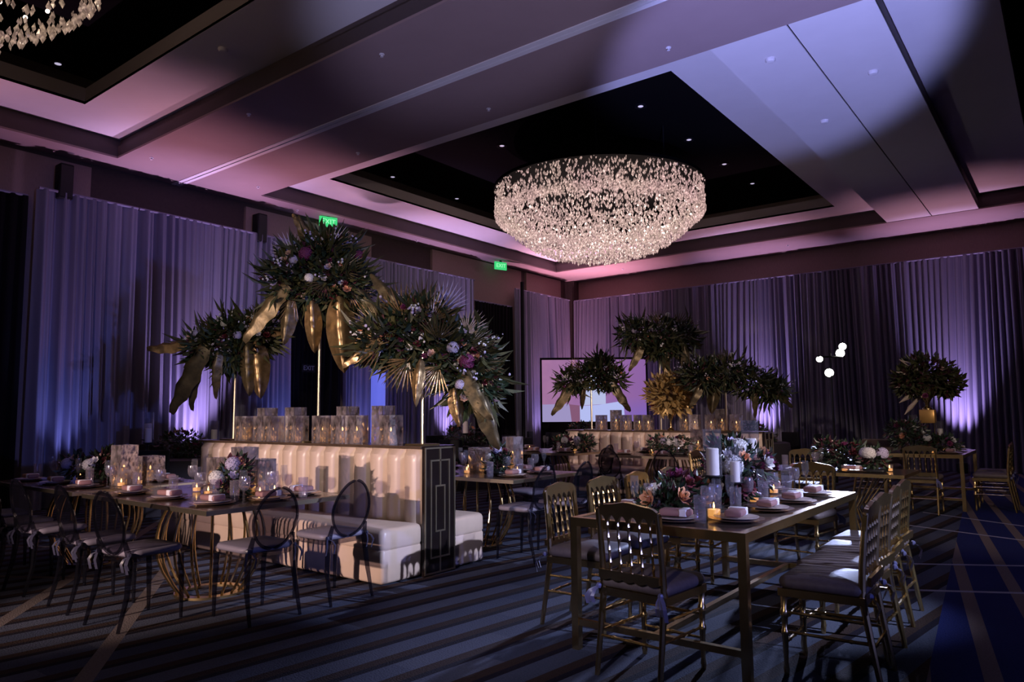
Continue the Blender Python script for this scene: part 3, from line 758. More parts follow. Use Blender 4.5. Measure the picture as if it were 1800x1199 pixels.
ghost.part('cushion', MB().rbox((0, .01, .478), (.41, .40, .045), .08, 4, .008), 'pale_cushion')
for s in (-1, 1):
    m_ = MB(); sash_tie(m_, s * .185, -.19, .475, rs); ghost.part('sash', m_, 'sash_dark')

# ---- tables
def frame_table(L, W, h=.76, name='gold_frame_table'):
    k = Kit(name); hw, hl = W / 2, L / 2; t = .045
    k.part('tabletop', MB().b2(-hw + .012, hw - .012, -hl + .012, hl - .012, h - .035, h - .004), 'tabletop_mirror', smooth=False)
    k.part('apron', MB().b2(-hw, hw, -hl, -hl + t, h - .05, h).b2(-hw, hw, hl - t, hl, h - .05, h).b2(-hw, -hw + t, -hl + t, hl - t, h - .05, h).b2(hw - t, hw, -hl + t, hl - t, h - .05, h), G, smooth=False)
    for sx in (-1, 1):
        for sy in (-1, 1): k.part('leg', MB().b2(*sorted((sx * hw, sx * (hw - t))), *sorted((sy * hl, sy * (hl - t))), 0, h - .05), G, smooth=False)
    for sy in (-1, 1): k.part('stretcher', MB().b2(-hw + t, hw - t, *sorted((sy * (hl - .005), sy * (hl - t + .005))), .14, .175), G, smooth=False)
    k.part('stretcher', MB().b2(-.018, .018, -hl + t, hl - t, .14, .175), G, smooth=False)
    return k
def barrel_table(L, W, h=.76, rm=.40):
    k = Kit('barrel_base_table'); hl, hw = L / 2, W / 2
    k.part('tabletop', MB().b2(-hl + .008, hl - .008, -hw + .008, hw - .008, h - .03, h), 'dark_wood', smooth=False)
    e = .012
    k.part('metal_edge', MB().b2(-hl - e, hl + e, -hw - e, -hw + .008, h - .034, h - .002).b2(-hl - e, hl + e, hw - .008, hw + e, h - .034, h - .002).b2(-hl - e, -hl + .008, -hw + .008, hw - .008, h - .034, h - .002).b2(hl - .008, hl + e, -hw + .008, hw - .008, h - .034, h - .002), 'champagne_edge', smooth=False)
    for i in range(18):
        a = 2 * math.pi * (i + .5) / 18
        pts = []; 
        for j in range(9):
            u = j / 8; rr = rm * (.42 + .58 * math.sin(math.pi * (0.08 + .74 * u)) ** 0.9)
            pts.append((rr * math.cos(a), rr * math.sin(a), .02 + (h - .06) * u))
        k.part('bar', MB().tube(pts, .010, 6), G)
    k.part('base_ring', MB().lathe([(rm * .48, 0), (rm * .66, 0), (rm * .66, .018), (rm * .48, .018), (rm * .48, 0)], n=32, cap=False), G)
    k.part('top_ring', MB().lathe([(rm * .55, h - .05), (rm * .85, h - .05), (rm * .85, h - .03), (rm * .55, h - .03), (rm * .55, h - .05)], n=32, cap=False), G)
    return k
def vleg_table(L, W, h=.73):
    k = Kit('vee_leg_table'); hl, hw = L / 2, W / 2
    k.part('tabletop', MB().b2(-hl, hl, -hw, hw, h - .035, h), 'tabletop_mirror', smooth=False)
    e = .01
    k.part('metal_edge', MB().b2(-hl - e, hl + e, -hw - e, -hw, h - .036, h - .001).b2(-hl - e, hl + e, hw, hw + e, h - .036, h - .001).b2(-hl - e, -hl, -hw, hw, h - .036, h - .001).b2(hl, hl + e, -hw, hw, h - .036, h - .001), G, smooth=False)
    for sx in (-1, 1):
        for sy in (-1, 1):
            for d in (-.07, 0, .07):
                k.part('leg', MB().tube([(sx * (hl - .32) + d, sy * (hw - .1), h - .035), (sx * (hl - .5) + d * .4, sy * (hw - .22), .36), (sx * (hl - .36) + d * .9, sy * (hw - .12), .012)], .009, 6), G)
    return k
# table objects
T1 = (-1.91, 4.88); frame_table(2.34, 1.06).spawn((*T1, 0), 0, 'gold-framed rectangular table nearest the viewer, set for dinner', 'table')
T3 = (-1.78, 12.5); frame_table(1.65, 1.0).spawn((*T3, 0), 0, 'gold-framed table at the far right carrying the urn bouquet', 'table')
bt = barrel_table(1.86, 1.16)
T4 = (-5.48, 3.19); bt.spawn((*T4, 0), 0, 'dark-topped table with curved gold bars in front of the near banquette', 'table')
T6 = (-7.55, 3.19); bt.spawn((*T6, 0), 0, 'dark-topped table with curved gold bars at the left picture edge', 'table')
T5 = (-5.12, 6.0); bt.spawn((*T5, 0), 0, 'dark-topped table with curved gold bars behind the near banquette', 'table')
T7 = (-7.0, 9.95); bt.spawn((*T7, 0), 0, 'dark-topped table at the left half of the far banquette', 'table')
T8 = (-4.75, 9.95); bt.spawn((*T8, 0), 0, 'dark-topped table at the right half of the far banquette', 'table')
T2 = (-2.42, 8.62); vleg_table(2.0, .86).spawn((*T2, 0), 0, 'slim gold-edged table with vee-shaped legs behind the foreground table', 'table')
rt = Kit('round_table'); rt.part('tablecloth', MB().lathe([(.86, .0), (.80, .3), (.77, .70), (.76, .745), (.70, .76), (.02, .76)], n=36), 'tablecloth_dark')
rt.part('pedestal', MB().lathe([(.3, 0), (.3, .03), (.06, .06), (.06, .72)], n=14), 'black_metal')
TR = [((-10.7, 5.7), 'round dark-clothed table in front of the left drapes'), ((-9.4, 10.6), 'round dark-clothed table behind the right end of the near banquette'), ((-5.3, 14.7), 'round dark-clothed table under the right far flower stand'), ((-9.6, 15.2), 'round dark-clothed table in front of the projection screen')]
for (x, y), lab in TR: rt.spawn((x, y, 0), 0, lab, 'table')

# gold chairs
NEAR = 'gold spindle-back chair '
gold_chair.spawn((-1.89, 3.68, 0), R(-5), NEAR + 'at the near head of the foreground table, seen from behind', 'chair', 'gold chairs at the foreground table')
for i, (y, w_) in enumerate(((4.22, 'first'), (4.77, 'second'), (5.32, 'third'), (5.9, 'fourth'))):
    gold_chair.spawn((-2.62, y, 0), R(-90 + (3, -4, 2, 5)[i]), NEAR + 'on the left side of the foreground table, %s from the viewer' % w_, 'chair', 'gold chairs at the foreground table')
for i, (y, w_) in enumerate(((4.22, 'first'), (4.69, 'second'), (5.16, 'third'), (5.63, 'fourth'))):
    gold_chair.spawn(((-1.12, -1.16, -1.18, -1.21)[i], y, 0), R(90 + (2, -2, 2, -1)[i]), NEAR + 'on the right side of the foreground table, %s from the viewer' % w_, 'chair', 'gold chairs at the foreground table')
gold_chair.spawn((-2.0, 6.85, 0), R(172), NEAR + 'pulled back from the far head of the foreground table', 'chair', 'gold chairs at the foreground table')
for x, y, a, lab in ((-1.72, 11.35, 0, 'at the near end of the urn bouquet table'), (-1.0, 12.1, 90, 'on the right of the urn bouquet table, nearer one'), (-1.02, 12.75, 90, 'on the right of the urn bouquet table, farther one'),
                     (-2.5, 12.1, -90, 'on the left of the urn bouquet table'), (-2.75, 9.35, 180, 'behind the vee-legged table'), (-3.55, 8.6, -90, 'at the left end of the vee-legged table')):
    gold_chair.spawn((x, y, 0), R(a), NEAR + lab, 'chair', 'gold chairs farther back')
# ghost chairs
SM = 'smoke-clear oval-back chair '
gh = [(-4.62, 3.02, 90, 'with a tied sash at the end of the left table', 4), (-4.60, 3.66, 90, 'beside the front edge of the near banquette bench', 4),
      (-5.15, 2.48, 6, 'with a bright seat on the near side of the left table', 4), (-5.85, 2.5, -3, 'half hidden behind the bright-seated chair at left', 4),
      (-7.35, 2.48, 4, 'with a lit cushion near the left picture edge', 6), (-8.1, 2.55, -5, 'farthest left at the picture edge', 6), (-6.72, 2.5, 2, 'in the dark between the two left tables', 6),
      (-4.28, 5.72, 90, 'tucked under the table behind the near banquette, nearer one', 5), (-4.22, 6.3, 90, 'with blue sheen at the table behind the near banquette', 5), (-5.1, 6.9, 180, 'on the far side of the table behind the near banquette', 5),
      (-5.2, 9.15, 0, 'in front of the far banquette, middle one', 8), (-4.35, 9.15, 0, 'in front of the far banquette, right one', 8), (-5.95, 9.75, 90, 'in front of the far banquette between its tables', 8), (-7.2, 9.15, 0, 'in front of the far banquette, left one', 8),
      (-3.6, 9.75, 90, 'at the right end of the far banquette table', 8)]
for x, y, a, lab, tb in gh: ghost.spawn((x, y, 0), R(a), SM + lab, 'chair', 'smoke-clear chairs')
# dark chairs around the distant tables
dark = Kit('dark_chair')
dark.part('seat', MB().rbox((0, 0, .45), (.43, .43, .07), .05, 3), 'matte_black')
dark.part('backrest', MB().rbox((0, -.21, .72), (.42, .05, .42), .024, 3), 'matte_black')
for sx in (-1, 1):
    for sy in (-1, 1): dark.part('leg', MB().tube([(sx * .18, sy * .18, .42), (sx * .2, sy * .2, 0)], .014, 6), 'black_metal')
for ti, ((x, y), lab) in enumerate(TR):
    where = ('by the left drapes', 'behind the near banquette', 'under the right far flower stand', 'in front of the screen')[ti]
    for j in range(5):
        a = j * 1.257 + .5 + ti
        dark.spawn((x + 1.12 * math.cos(a), y + 1.12 * math.sin(a), 0), a + math.pi / 2, 'black chair at the round dark table ' + where, 'chair', 'black chairs at the round table ' + where)
br = Kit('lounge_chair')
br.part('seat', MB().rbox((0, 0, .36), (.62, .6, .2), .07, 3), 'chair_brown'); br.part('backrest', MB().rbox((0, -.28, .62), (.64, .14, .5), .06, 3), 'chair_brown')
for sx in (-1, 1):
    for sy in (-1, 1): br.part('leg', MB().tube([(sx * .25, sy * .25, .28), (sx * .27, sy * .27, 0)], .018, 6), 'black_metal')
br.spawn((-2.75, 14.0, 0), R(190), 'brown upholstered chair in the dark left of the urn table', 'chair')

# ---- banquettes
def banquette(x0, x1, yc, h, label, nch, panel=True):
    k = Kit('banquette'); Lh = (x1 - x0) / 2; cd = .185   # half depth of the back
    k.part('core', MB().b2(-Lh + .02, Lh - .02, -cd + .03, cd - .03, 0.02, h - .02), 'leather_cream', smooth=False)
    k.part('top_cap', MB().b2(-Lh, Lh, -cd - .03, cd + .03, h - .022, h), 'dark_wood', smooth=False)
    # tufted channels, each its own upholstered roll; one gap at the middle joint
    wch = (2 * Lh - .03) / nch
    for side in (-1, 1):
        for i in range(nch):
            gap = .012 if i == nch // 2 else 0
            def ch(u, v, i=i, side=side, gap=gap):
                x = -Lh + .015 + i * wch + gap + u * (wch - gap)
                b = math.sin(math.pi * u) ** .55
                zz = .40 + (h - .024 - .40) * v
                roll = 1 - max(0, (v - .93) / .07) ** 2 * .75
                return (x, side * (cd - .03 + .075 * b * roll), zz)
            m_ = MB(); m_.grid(ch, 8, 12)
            if side > 0: m_.f = [f[::-1] for f in m_.f]
            k.part('channel', m_, 'leather_cream')
    for side in (-1, 1):
        yb = side * .41
        m_ = MB(); m_.rbox((0, yb, .355), (2 * Lh - .3 * 0, .47, .19), .05, 4, .01)
        k.part('seat_cushion', m_, 'leather_cream')
        k.part('seat_base', MB().rbox((0, yb, .15), (2 * Lh - .01, .46, .28), .03, 3), 'leather_cream')
    if panel:
        p = k.part('end_panel', MB().b2(Lh, Lh + .03, -cd - .01, cd + .01, 0, h), 'black_lacquer', smooth=False, label='black lacquer end panel with gold inlay')
        def strip(y0, y1, z0, z1):
            k.part('gold_inlay', MB().b2(Lh + .028, Lh + .036, y0, y1, z0, z1), 'champagne_edge', p, smooth=False)
        wd = .007
        def rect(yh, z0, z1):
            strip(-yh - wd, -yh + wd, z0, z1); strip(yh - wd, yh + wd, z0, z1)
            strip(-yh + wd, yh - wd, z0, z0 + 2 * wd); strip(-yh + wd, yh - wd, z1 - 2 * wd, z1)
        rect(.185, .012, h - .012); rect(.115, .14, h - .12); rect(.055, .36, h - .34)
        strip(-wd, wd, .026, .14); strip(-wd, wd, h - .34, h - .026); strip(-wd, wd, .154, .36)
    return k.spawn(((x0 + x1) / 2, yc, 0), 0, label, 'banquette')
banquette(-8.12, -4.5, 4.735, 1.10, 'cream channel-tufted double banquette nearest the viewer with black and gold end panel', 16)
banquette(-7.56, -3.9, 11.6, 1.06, 'cream channel-tufted double banquette in the middle distance', 16)

# ================================================================== flowers
def leaf_big(variant):
    """long broad leaf, base at origin, running along +x and curling down; unit length"""
    m_ = MB()
    dr = (0.28, 0.55, 0.12)[variant]; wid = (.20, .17, .23)[variant]
    def fn(u, v):
        x = u; t = 2 * v - 1
        w_ = wid * (math.sin(math.pi * min(1, (u * .93 + .07))) ** .6) * (1 - .35 * u)
        z = -dr * u * u + .06 * math.cos(3.1 * t) * (1 - u * .5) + .015 * math.sin(22 * u + 2 * t)
        return (x * (1 - .12 * dr * u), t * w_, z - .09 * abs(t) * math.sin(math.pi * u))
    m_.grid(fn, 14, 6)
    return m_
LEAF = {}
for v in range(3):
    for c in ('gold_leaf_paint', 'dark_gold_leaf', 'leaf_green'):
        LEAF[(v, c)] = leaf_big(v).mesh('broad_leaf', c, True, None)
def palm_fan(n, spread, mat):
    m_ = MB()
    for i in range(n):
        a = -spread / 2 + spread * i / (n - 1); L = 1 - .22 * abs(a) / (spread / 2)
        ca, sa = math.cos(a), math.sin(a); w_ = .022
        pts = []
        for u, ww in ((.12, .3), (.45, 1.0), (.8, .7), (1.0, .05)):
            x, y = L * u * ca, L * u * sa; z = -.12 * u * u + .03 * (i % 2)
            pts += [(x - sa * w_ * ww, y + ca * w_ * ww, z), (x, y, z + .012 * ww), (x + sa * w_ * ww, y - ca * w_ * ww, z)]
        fs = []
        for k in range(3):
            b = 3 * k; fs += [(b, b + 1, b + 4, b + 3), (b + 1, b + 2, b + 5, b + 4)]
        m_.add(pts, fs)
    m_.tube([(-.15, 0, .0), (.14, 0, 0)], .012, 5)
    return m_.mesh('palm_fan', mat, False)
FAN = {c: palm_fan(13, 1.9, c) for c in ('gold_leaf_paint', 'dark_gold_leaf', 'leaf_green', 'pampas', 'petal_lavender')}
def rose(mat):
    m_ = MB(); rnd = random.Random(3)
    for ring, (n, rad, tilt, hh) in enumerate(((4, .20, .25, .62), (5, .42, .55, .60), (7, .70, .95, .52))):
        for i in range(n):
            a = 2 * math.pi * (i + .5 * ring) / n
            def fn(u, v, a=a, rad=rad, tilt=tilt, hh=hh, n=n):
                t = (u - .5) * 2; w_ = 3.6 * rad / n * (1 - .3 * v * v) + .1
                rr = rad * (.35 + .65 * v ** .7) + .12 * v * tilt; z = hh * v - .15 * tilt * v * v - .08 * t * t
                x, y = rr - .22 * t * t * rad, t * w_ * .62
                return (x * math.cos(a) - y * math.sin(a), x * math.sin(a) + y * math.cos(a), z)
            m_.grid(fn, 3, 3)
    return m_.mesh('rose', mat, True, None)
ROSE = {c: rose(c) for c in ('petal_white', 'petal_blush', 'petal_peach', 'petal_plum', 'petal_wine', 'petal_lavender')}
def hydrangea(mat):
    m_ = MB(); rnd = random.Random(8)
    for i in range(70):
        z = 1 - 1.75 * (i + .5) / 70; r = math.sqrt(max(0, 1 - z * z)); a = i * 2.399
        d = Vector((r * math.cos(a), r * math.sin(a), z)); M = aim(d * .92, d)
        for q in range(4):
            c, s_ = math.cos(q * 1.571 + i), math.sin(q * 1.571 + i)
            P = [Vector((0, 0, 0)), Vector((.05, .17 * c - .09 * s_, .17 * s_ + .09 * c)), Vector((.02, .27 * c, .27 * s_)), Vector((.05, .17 * c + .09 * s_, .17 * s_ - .09 * c))]
            m_.add([M @ p for p in P], [(0, 1, 2, 3)])
    m_.ball((0, 0, 0), .8, 10, 6)
    return m_.mesh('hydrangea', mat, False)
HYD = {c: hydrangea(c) for c in ('petal_white', 'petal_lavender', 'petal_plum')}
def greens(rnd, n, spots, lmin=.05, lmax=.14, slim=1.0):
    """leaf sprigs scattered through blobs [(centre, radius vector)]"""
    m_ = MB()
    for i in range(n):
        c, rv = spots[i % len(spots)]
        d = Vector((rnd.gauss(0, 1), rnd.gauss(0, 1), rnd.gauss(0, 1))).normalized()
        q = rnd.random() ** .4
        p = Vector(c) + Vector((d.x * rv[0], d.y * rv[1], d.z * rv[2])) * q
        o = (d + Vector((0, 0, rnd.uniform(-.6, .3))) + Vector((rnd.uniform(-.5, .5), rnd.uniform(-.5, .5), rnd.uniform(-.5, .5)))).normalized()
        L = rnd.uniform(lmin, lmax); w_ = L * rnd.uniform(.16, .3) * slim
        s_ = o.cross(Vector((rnd.uniform(-1, 1), rnd.uniform(-1, 1), 1))).normalized(); nrm = o.cross(s_)
        m_.add([p, p + o * L * .5 + s_ * w_ + nrm * .01, p + o * L - nrm * L * .15, p + o * L * .5 - s_ * w_ + nrm * .01], [(0, 1, 2), (0, 2, 3)])
    return m_
def sprays(rnd, n, spots, mat_len=.16):
    """thin stems dotted with small blossoms"""
    m_ = MB()
    for i in range(n):
        c, rv = spots[i % len(spots)]
        d = Vector((rnd.gauss(0, 1), rnd.gauss(0, 1), abs(rnd.gauss(0, .8)))).normalized()
        p = Vector(c) + Vector((d.x * rv[0], d.y * rv[1], d.z * rv[2])) * .85
        for k in range(7):
            q = p + d * (mat_len * k / 6) + Vector((rnd.uniform(-.03, .03), rnd.uniform(-.03, .03), rnd.uniform(-.03, .03)))
            m_.ball(q, rnd.uniform(.008, .016), 5, 3)
    return m_
IMG_R = Vector((.79, .61, 0)); UPV = Vector((0, 0, 1)); TOW = Vector((.609, -.787, 0))   # along the banquette rows, up, and out into the room
def dirv(a, b, c=0.0): return IMG_R * a + UPV * b + TOW * c
def tall_arrangement(base, pole_h, label, seed, blobs, leaves, fans, roses, hyds, ngreen=900, cat='flower arrangement', pole=True, green='leaf_green'):
    rnd = random.Random(seed)
    root = link('flower_stand', None); root.location = base; tag(root, label, cat)
    if pole:
        link('base_plate', MB().b2(-.11, .11, -.11, .11, 0, .012).mesh('base_plate', 'gold_metal', False), root)
        link('pole', MB().tube([(0, 0, .012), (0, 0, pole_h)], .017, 8).mesh('pole', 'champagne_edge'), root)
    c0 = Vector((0, 0, pole_h))
    sp = [(c0 + dirv(*c), rv) for c, rv in blobs]
    g = link('greenery', greens(rnd, ngreen, sp).mesh('greenery', green, False), root); g['kind'] = 'stuff'
    g = link('olive_foliage', greens(rnd, ngreen // 2, sp, .06, .18).mesh('olive_foliage', 'leaf_olive', False), root); g['kind'] = 'stuff'
    g = link('spiky_foliage', greens(rnd, ngreen // 5, sp, .18, .34, .28).mesh('spiky_foliage', 'leaf_olive', False), root); g['kind'] = 'stuff'
    g = link('wine_foliage', greens(rnd, ngreen // 4, sp, .05, .10).mesh('wine_foliage', 'leaf_wine', False), root); g['kind'] = 'stuff'
    g = link('blossom_sprays', sprays(rnd, 26, sp).mesh('blossom_sprays', 'petal_lavender', False), root); g['kind'] = 'stuff'
    g = link('pale_blossoms', sprays(rnd, 22, sp, .08).mesh('pale_blossoms', 'petal_white', False), root); g['kind'] = 'stuff'
    for (o, d, L, v, m_) in leaves: link('broad_leaf', LEAF[(v, m_)], root, aim(c0 + dirv(*o), dirv(*d), (TOW * .5 + UPV).normalized(), L))
    for (o, d, L, m_) in fans: link('palm_fan', FAN[m_], root, aim(c0 + dirv(*o) - dirv(*d) * .06, dirv(*d), TOW + UPV * .2 + IMG_R * (.5 - L), L * .72))
    for (o, m_, sc) in roses:
        p = c0 + dirv(*o); link('rose', ROSE[m_], root, aim(p, TOW + UPV * .5 + dirv(o[0], o[1]) * .6, (0, 0, 1), sc * .72) @ Matrix.Rotation(R(90), 4, 'Y'))
    for (o, m_, sc) in hyds: link('hydrangea', HYD[m_], root, T(*(c0 + dirv(*o))) @ Matrix.Scale(sc * .8, 4))
    return root
def rnd_roses(seed, blobs, n, sc=.07):
    rnd = random.Random(seed); out = []
    cols = ['petal_white', 'petal_blush', 'petal_peach', 'petal_plum', 'petal_wine', 'petal_lavender']
    for i in range(n):
        c, rv = blobs[i % len(blobs)]; a = rnd.uniform(-.8, .8); b = rnd.uniform(-.7, .8)
        out.append(((c[0] + a * rv[0] * .9, c[1] + b * rv[2] * .9, .75 * rv[1] * math.sqrt(max(.1, 1 - a * a * .6 - b * b * .6))), cols[(i * 5 + seed) % 6], sc * rnd.uniform(.7, 1.15)))
    return out
GL, DG, LG = 'gold_leaf_paint', 'dark_gold_leaf', 'leaf_green'
Z1 = 1.10
# centre, tallest
bl = [((-.05, .12), (.42, .36, .36)), ((.22, .02), (.34, .32, .30)), ((-.28, .05), (.26, .3, .30)), ((.05, .38), (.25, .25, .2))]
tall_arrangement((-6.19, 4.735, Z1), 1.62, 'tallest flower stand with gold leaves in the middle of the near banquette', 21, bl,
    [((-.28, -.02, .2), (-.75, -.62, .15), .72, 0, DG), ((-.02, -.2, .25), (.06, -1, .15), .52, 0, GL), ((.24, -.15, .2), (.10, -1, .1), .78, 2, GL), ((-.26, -.18, .2), (-.1, -.95, .2), .46, 2, DG), ((-.05, .48, .1), (-.5, .75, .2), .34, 2, GL), ((.35, .0, .1), (.85, -.45, .1), .55, 1, DG), ((-.10, .40, .1), (-.2, .9, .1), .38, 0, DG)],
    [((.02, .42, .15), (.05, 1, .1), .46, DG), ((.15, .40, .18), (.45, .85, .1), .44, GL), ((-.30, .35, .1), (-.55, .85, .1), .42, 'petal_lavender'), ((.30, .15, .2), (.9, .35, .1), .42, DG), ((.12, -.05, .34), (-.2, -.4, .6), .34, DG), ((-.25, -.2, .2), (-.7, -.7, .1), .40, GL), ((.38, -.1, .1), (.9, -.5, .1), .42, GL), ((.0, .5, 0), (-.25, 1, 0), .40, DG)],
    rnd_roses(1, bl, 34, .07), [((-.2, .22, .3), 'petal_lavender', .06), ((-.02, .02, .36), 'petal_white', .06), ((-.08, .28, .3), 'petal_plum', .09), ((.42, .30, .1), 'petal_wine' if False else 'petal_plum', .07)], 1500)
# left, leaning down to the left
bl = [((0, .0), (.36, .32, .24)), ((-.30, -.12), (.30, .28, .20)), ((.26, .05), (.26, .28, .22)), ((-.05, -.22), (.32, .25, .18))]
tall_arrangement((-7.74, 4.735, Z1), 1.20, 'left flower stand on the near banquette, drooping to the left', 22, bl,
    [((-.42, -.08, .15), (-1, -.02, .1), .55, 2, GL), ((-.25, -.12, .25), (-.62, -.78, .15), .86, 0, DG), ((-.32, -.22, .2), (-.55, -.85, .2), .62, 1, DG), ((.30, -.08, .2), (.12, -1, .1), .66, 2, GL), ((.22, -.1, .25), (.05, -1, .2), .60, 0, DG), ((.30, .02, .1), (.8, .2, .2), .34, 0, 'gold_leaf_paint'), ((-.1, -.2, .25), (-.3, -.9, .3), .5, 1, DG)],
    [((.25, .2, .1), (.6, .8, .1), .36, DG), ((-.3, .1, .1), (-.8, .4, .1), .34, DG), ((.36, .06, .1), (1, .05, .2), .34, 'petal_lavender'), ((.0, -.28, .2), (-.1, -1, .2), .34, LG), ((.35, .25, 0), (.7, .8, 0), .4, GL), ((-.35, -.25, .1), (-.6, -.7, .1), .3, 'pampas')],
    rnd_roses(2, bl, 34, .066), [((-.38, .02, .2), 'petal_lavender', .06), ((-.05, .12, .26), 'petal_white', .05), ((.12, -.02, .3), 'petal_lavender', .06)], 1300)
# right, leaning down to the right
bl = [((-.02, .05), (.40, .34, .28)), ((.34, -.02), (.32, .30, .28)), ((-.34, .10), (.30, .28, .22)), ((.46, -.28), (.26, .28, .26)), ((-.05, .30), (.30, .28, .18))]
tall_arrangement((-4.69, 4.735, Z1), .85, 'right flower stand on the near banquette with palm fans, drooping right', 23, bl,
    [((.50, -.30, .2), (.45, -.85, .15), .62, 0, DG), ((.42, -.2, .25), (.5, -.8, .3), .5, 2, DG), ((-.35, .1, .15), (-.85, -.35, .2), .42, 0, GL), ((.30, -.35, .2), (.2, -1, .2), .34, 2, GL), ((-.2, .40, .05), (-.45, .8, .1), .42, 0, DG), ((.02, -.1, .3), (-.1, -.6, .5), .38, 1, GL)],
    [((-.18, .34, .12), (-.2, 1, .15), .50, GL), ((.12, .30, .2), (.25, .95, .1), .52, GL), ((-.40, .22, .1), (-.8, .5, .1), .46, DG), ((-.38, .04, .2), (-.95, -.25, .1), .46, GL), ((-.12, -.14, .3), (-.55, -.7, .2), .46, GL), ((.18, .10, .34), (.1, .5, .5), .42, DG), ((.5, .05, .2), (.95, .15, .1), .36, DG), ((.20, .42, 0), (.3, .9, 0), .45, 'petal_lavender'), ((.44, .2, .1), (.6, .8, .1), .34, 'pampas'), ((.15, -.2, .3), (-.4, -.6, .3), .44, GL), ((.55, -.15, .1), (.9, -.5, .1), .4, GL), ((.0, .4, 0), (-.05, 1, 0), .5, DG)],
    rnd_roses(3, bl, 38, .066), [((.30, .0, .3), 'petal_lavender', .07), ((.42, -.12, .28), 'petal_plum', .09), ((.36, -.32, .26), 'petal_lavender', .06)], 1600)
# far banquette
Z2 = 1.06
bl = [((0, 0), (.42, .34, .24)), ((-.36, -.08), (.30, .28, .20)), ((.36, -.04), (.30, .28, .20)), ((.2, .22), (.2, .2, .2))]
tall_arrangement((-7.12, 11.6, Z2), .98, 'left flower stand on the far banquette in front of the screen', 31, bl,
    [((-.35, -.1, .1), (-.75, -.72, .1), .72, 0, DG), ((.35, -.05, .1), (.72, -.75, .1), .70, 0, DG), ((-.15, -.2, .1), (-.3, -.9, .1), .4, 1, DG)],
    [((-.25, .15, .1), (-.85, .5, .1), .45, GL), ((.2, .25, .1), (.3, .9, .1), .42, DG), ((.4, .1, .1), (.9, .4, .1), .36, DG)],
    rnd_roses(4, bl, 12, .055), [((-.5, -.02, .15), 'petal_white', .05)], 1000)
bl = [((0, .05), (.42, .36, .28)), ((-.4, .08), (.32, .3, .24)), ((.36, .0), (.34, .3, .28)), ((0, -.18), (.3, .28, .2))]
tall_arrangement((-5.72, 11.6, Z2), 1.62, 'tallest flower stand in the middle of the far banquette', 32, bl,
    [((.40, -.12, .1), (.3, -.95, .1), .68, 2, DG), ((-.3, -.1, .1), (-.6, -.75, .1), .55, 0, DG), ((.3, .1, .1), (.9, -.3, .1), .5, 0, DG), ((.1, -.2, .1), (.3, -.9, .1), .6, 1, DG)],
    [((-.35, .2, .1), (-.85, .5, .1), .48, LG), ((.0, .28, .1), (.1, 1, .1), .42, DG), ((.35, .2, .1), (.75, .65, .1), .48, DG), ((-.5, .1, .1), (-1, .1, .1), .4, LG)],
    rnd_roses(5, bl, 12, .05), [((-.45, .1, .15), 'petal_lavender', .06), ((.15, .38, .1), 'petal_white', .06)], 1200)
bl = [((0, .05), (.42, .34, .26)), ((.42, -.12), (.36, .3, .22)), ((-.40, -.02), (.34, .3, .24)), ((.75, -.25), (.26, .25, .18))]
tall_arrangement((-4.55, 11.6, Z2), .92, 'right flower stand on the far banquette, sweeping down to the right', 33, bl,
    [((-.2, -.1, .1), (-.15, -1, .1), .55, 2, DG), ((.7, -.2, .1), (.85, -.5, .1), .5, 0, DG), ((-.4, -.1, .1), (-.6, -.75, .1), .5, 0, DG), ((.4, -.2, .1), (.5, -.85, .1), .5, 1, DG)],
    [((.3, .1, .1), (.6, .8, .1), .40, DG), ((.65, -.1, .1), (.9, .1, .1), .40, LG), ((0, .25, .1), (-.1, 1, .1), .36, DG), ((.8, -.35, .1), (.6, -.8, .1), .4, LG)],
    rnd_roses(6, bl, 12, .05), [((.1, .32, .1), 'petal_white', .05), ((.5, .02, .15), 'petal_lavender', .06)], 1200)
# gold bouquet in a gold vase on the far banquette
def vase_mesh(h, r):
    return MB().lathe([(r * .55, 0), (r * .6, .02), (r * .2, .06), (r * .16, h * .45), (r * .5, h * .7), (r, h), (r * .9, h), (r * .4, h * .7), (.01, h * .66)], n=18)
gb = link('gold_bouquet', None); gb.location = (-5.5, 11.36, 0.0)
gb.location.z = Z2; tag(gb, 'round bouquet of gilded leaves in a gold vase on the far banquette', 'bouquet')
gb.location.y = 11.52
link('vase', vase_mesh(.36, .10).mesh('vase', 'gold_metal'), gb)
rg = random.Random(40); gsp = [(Vector((0, 0, .62)), (.36, .36, .32))]
principled('bright_gilding', (0.72, 0.50, 0.20), 0.4, 0.35)
g = link('gilded_foliage', greens(rg, 700, gsp, .10, .2).mesh('gilded_foliage', 'bright_gilding', False), gb); g['kind'] = 'stuff'
for i in range(9):
    a = i * .7; link('palm_fan', FAN[GL], gb, aim((0, 0, .62), (math.cos(a), math.sin(a), rg.uniform(-.2, .9)), (0, 0, 1), .42))
link('rose', ROSE['petal_wine'], gb, aim((-.3, -.1, .42), (-.5, -.8, .2), scale=.07))
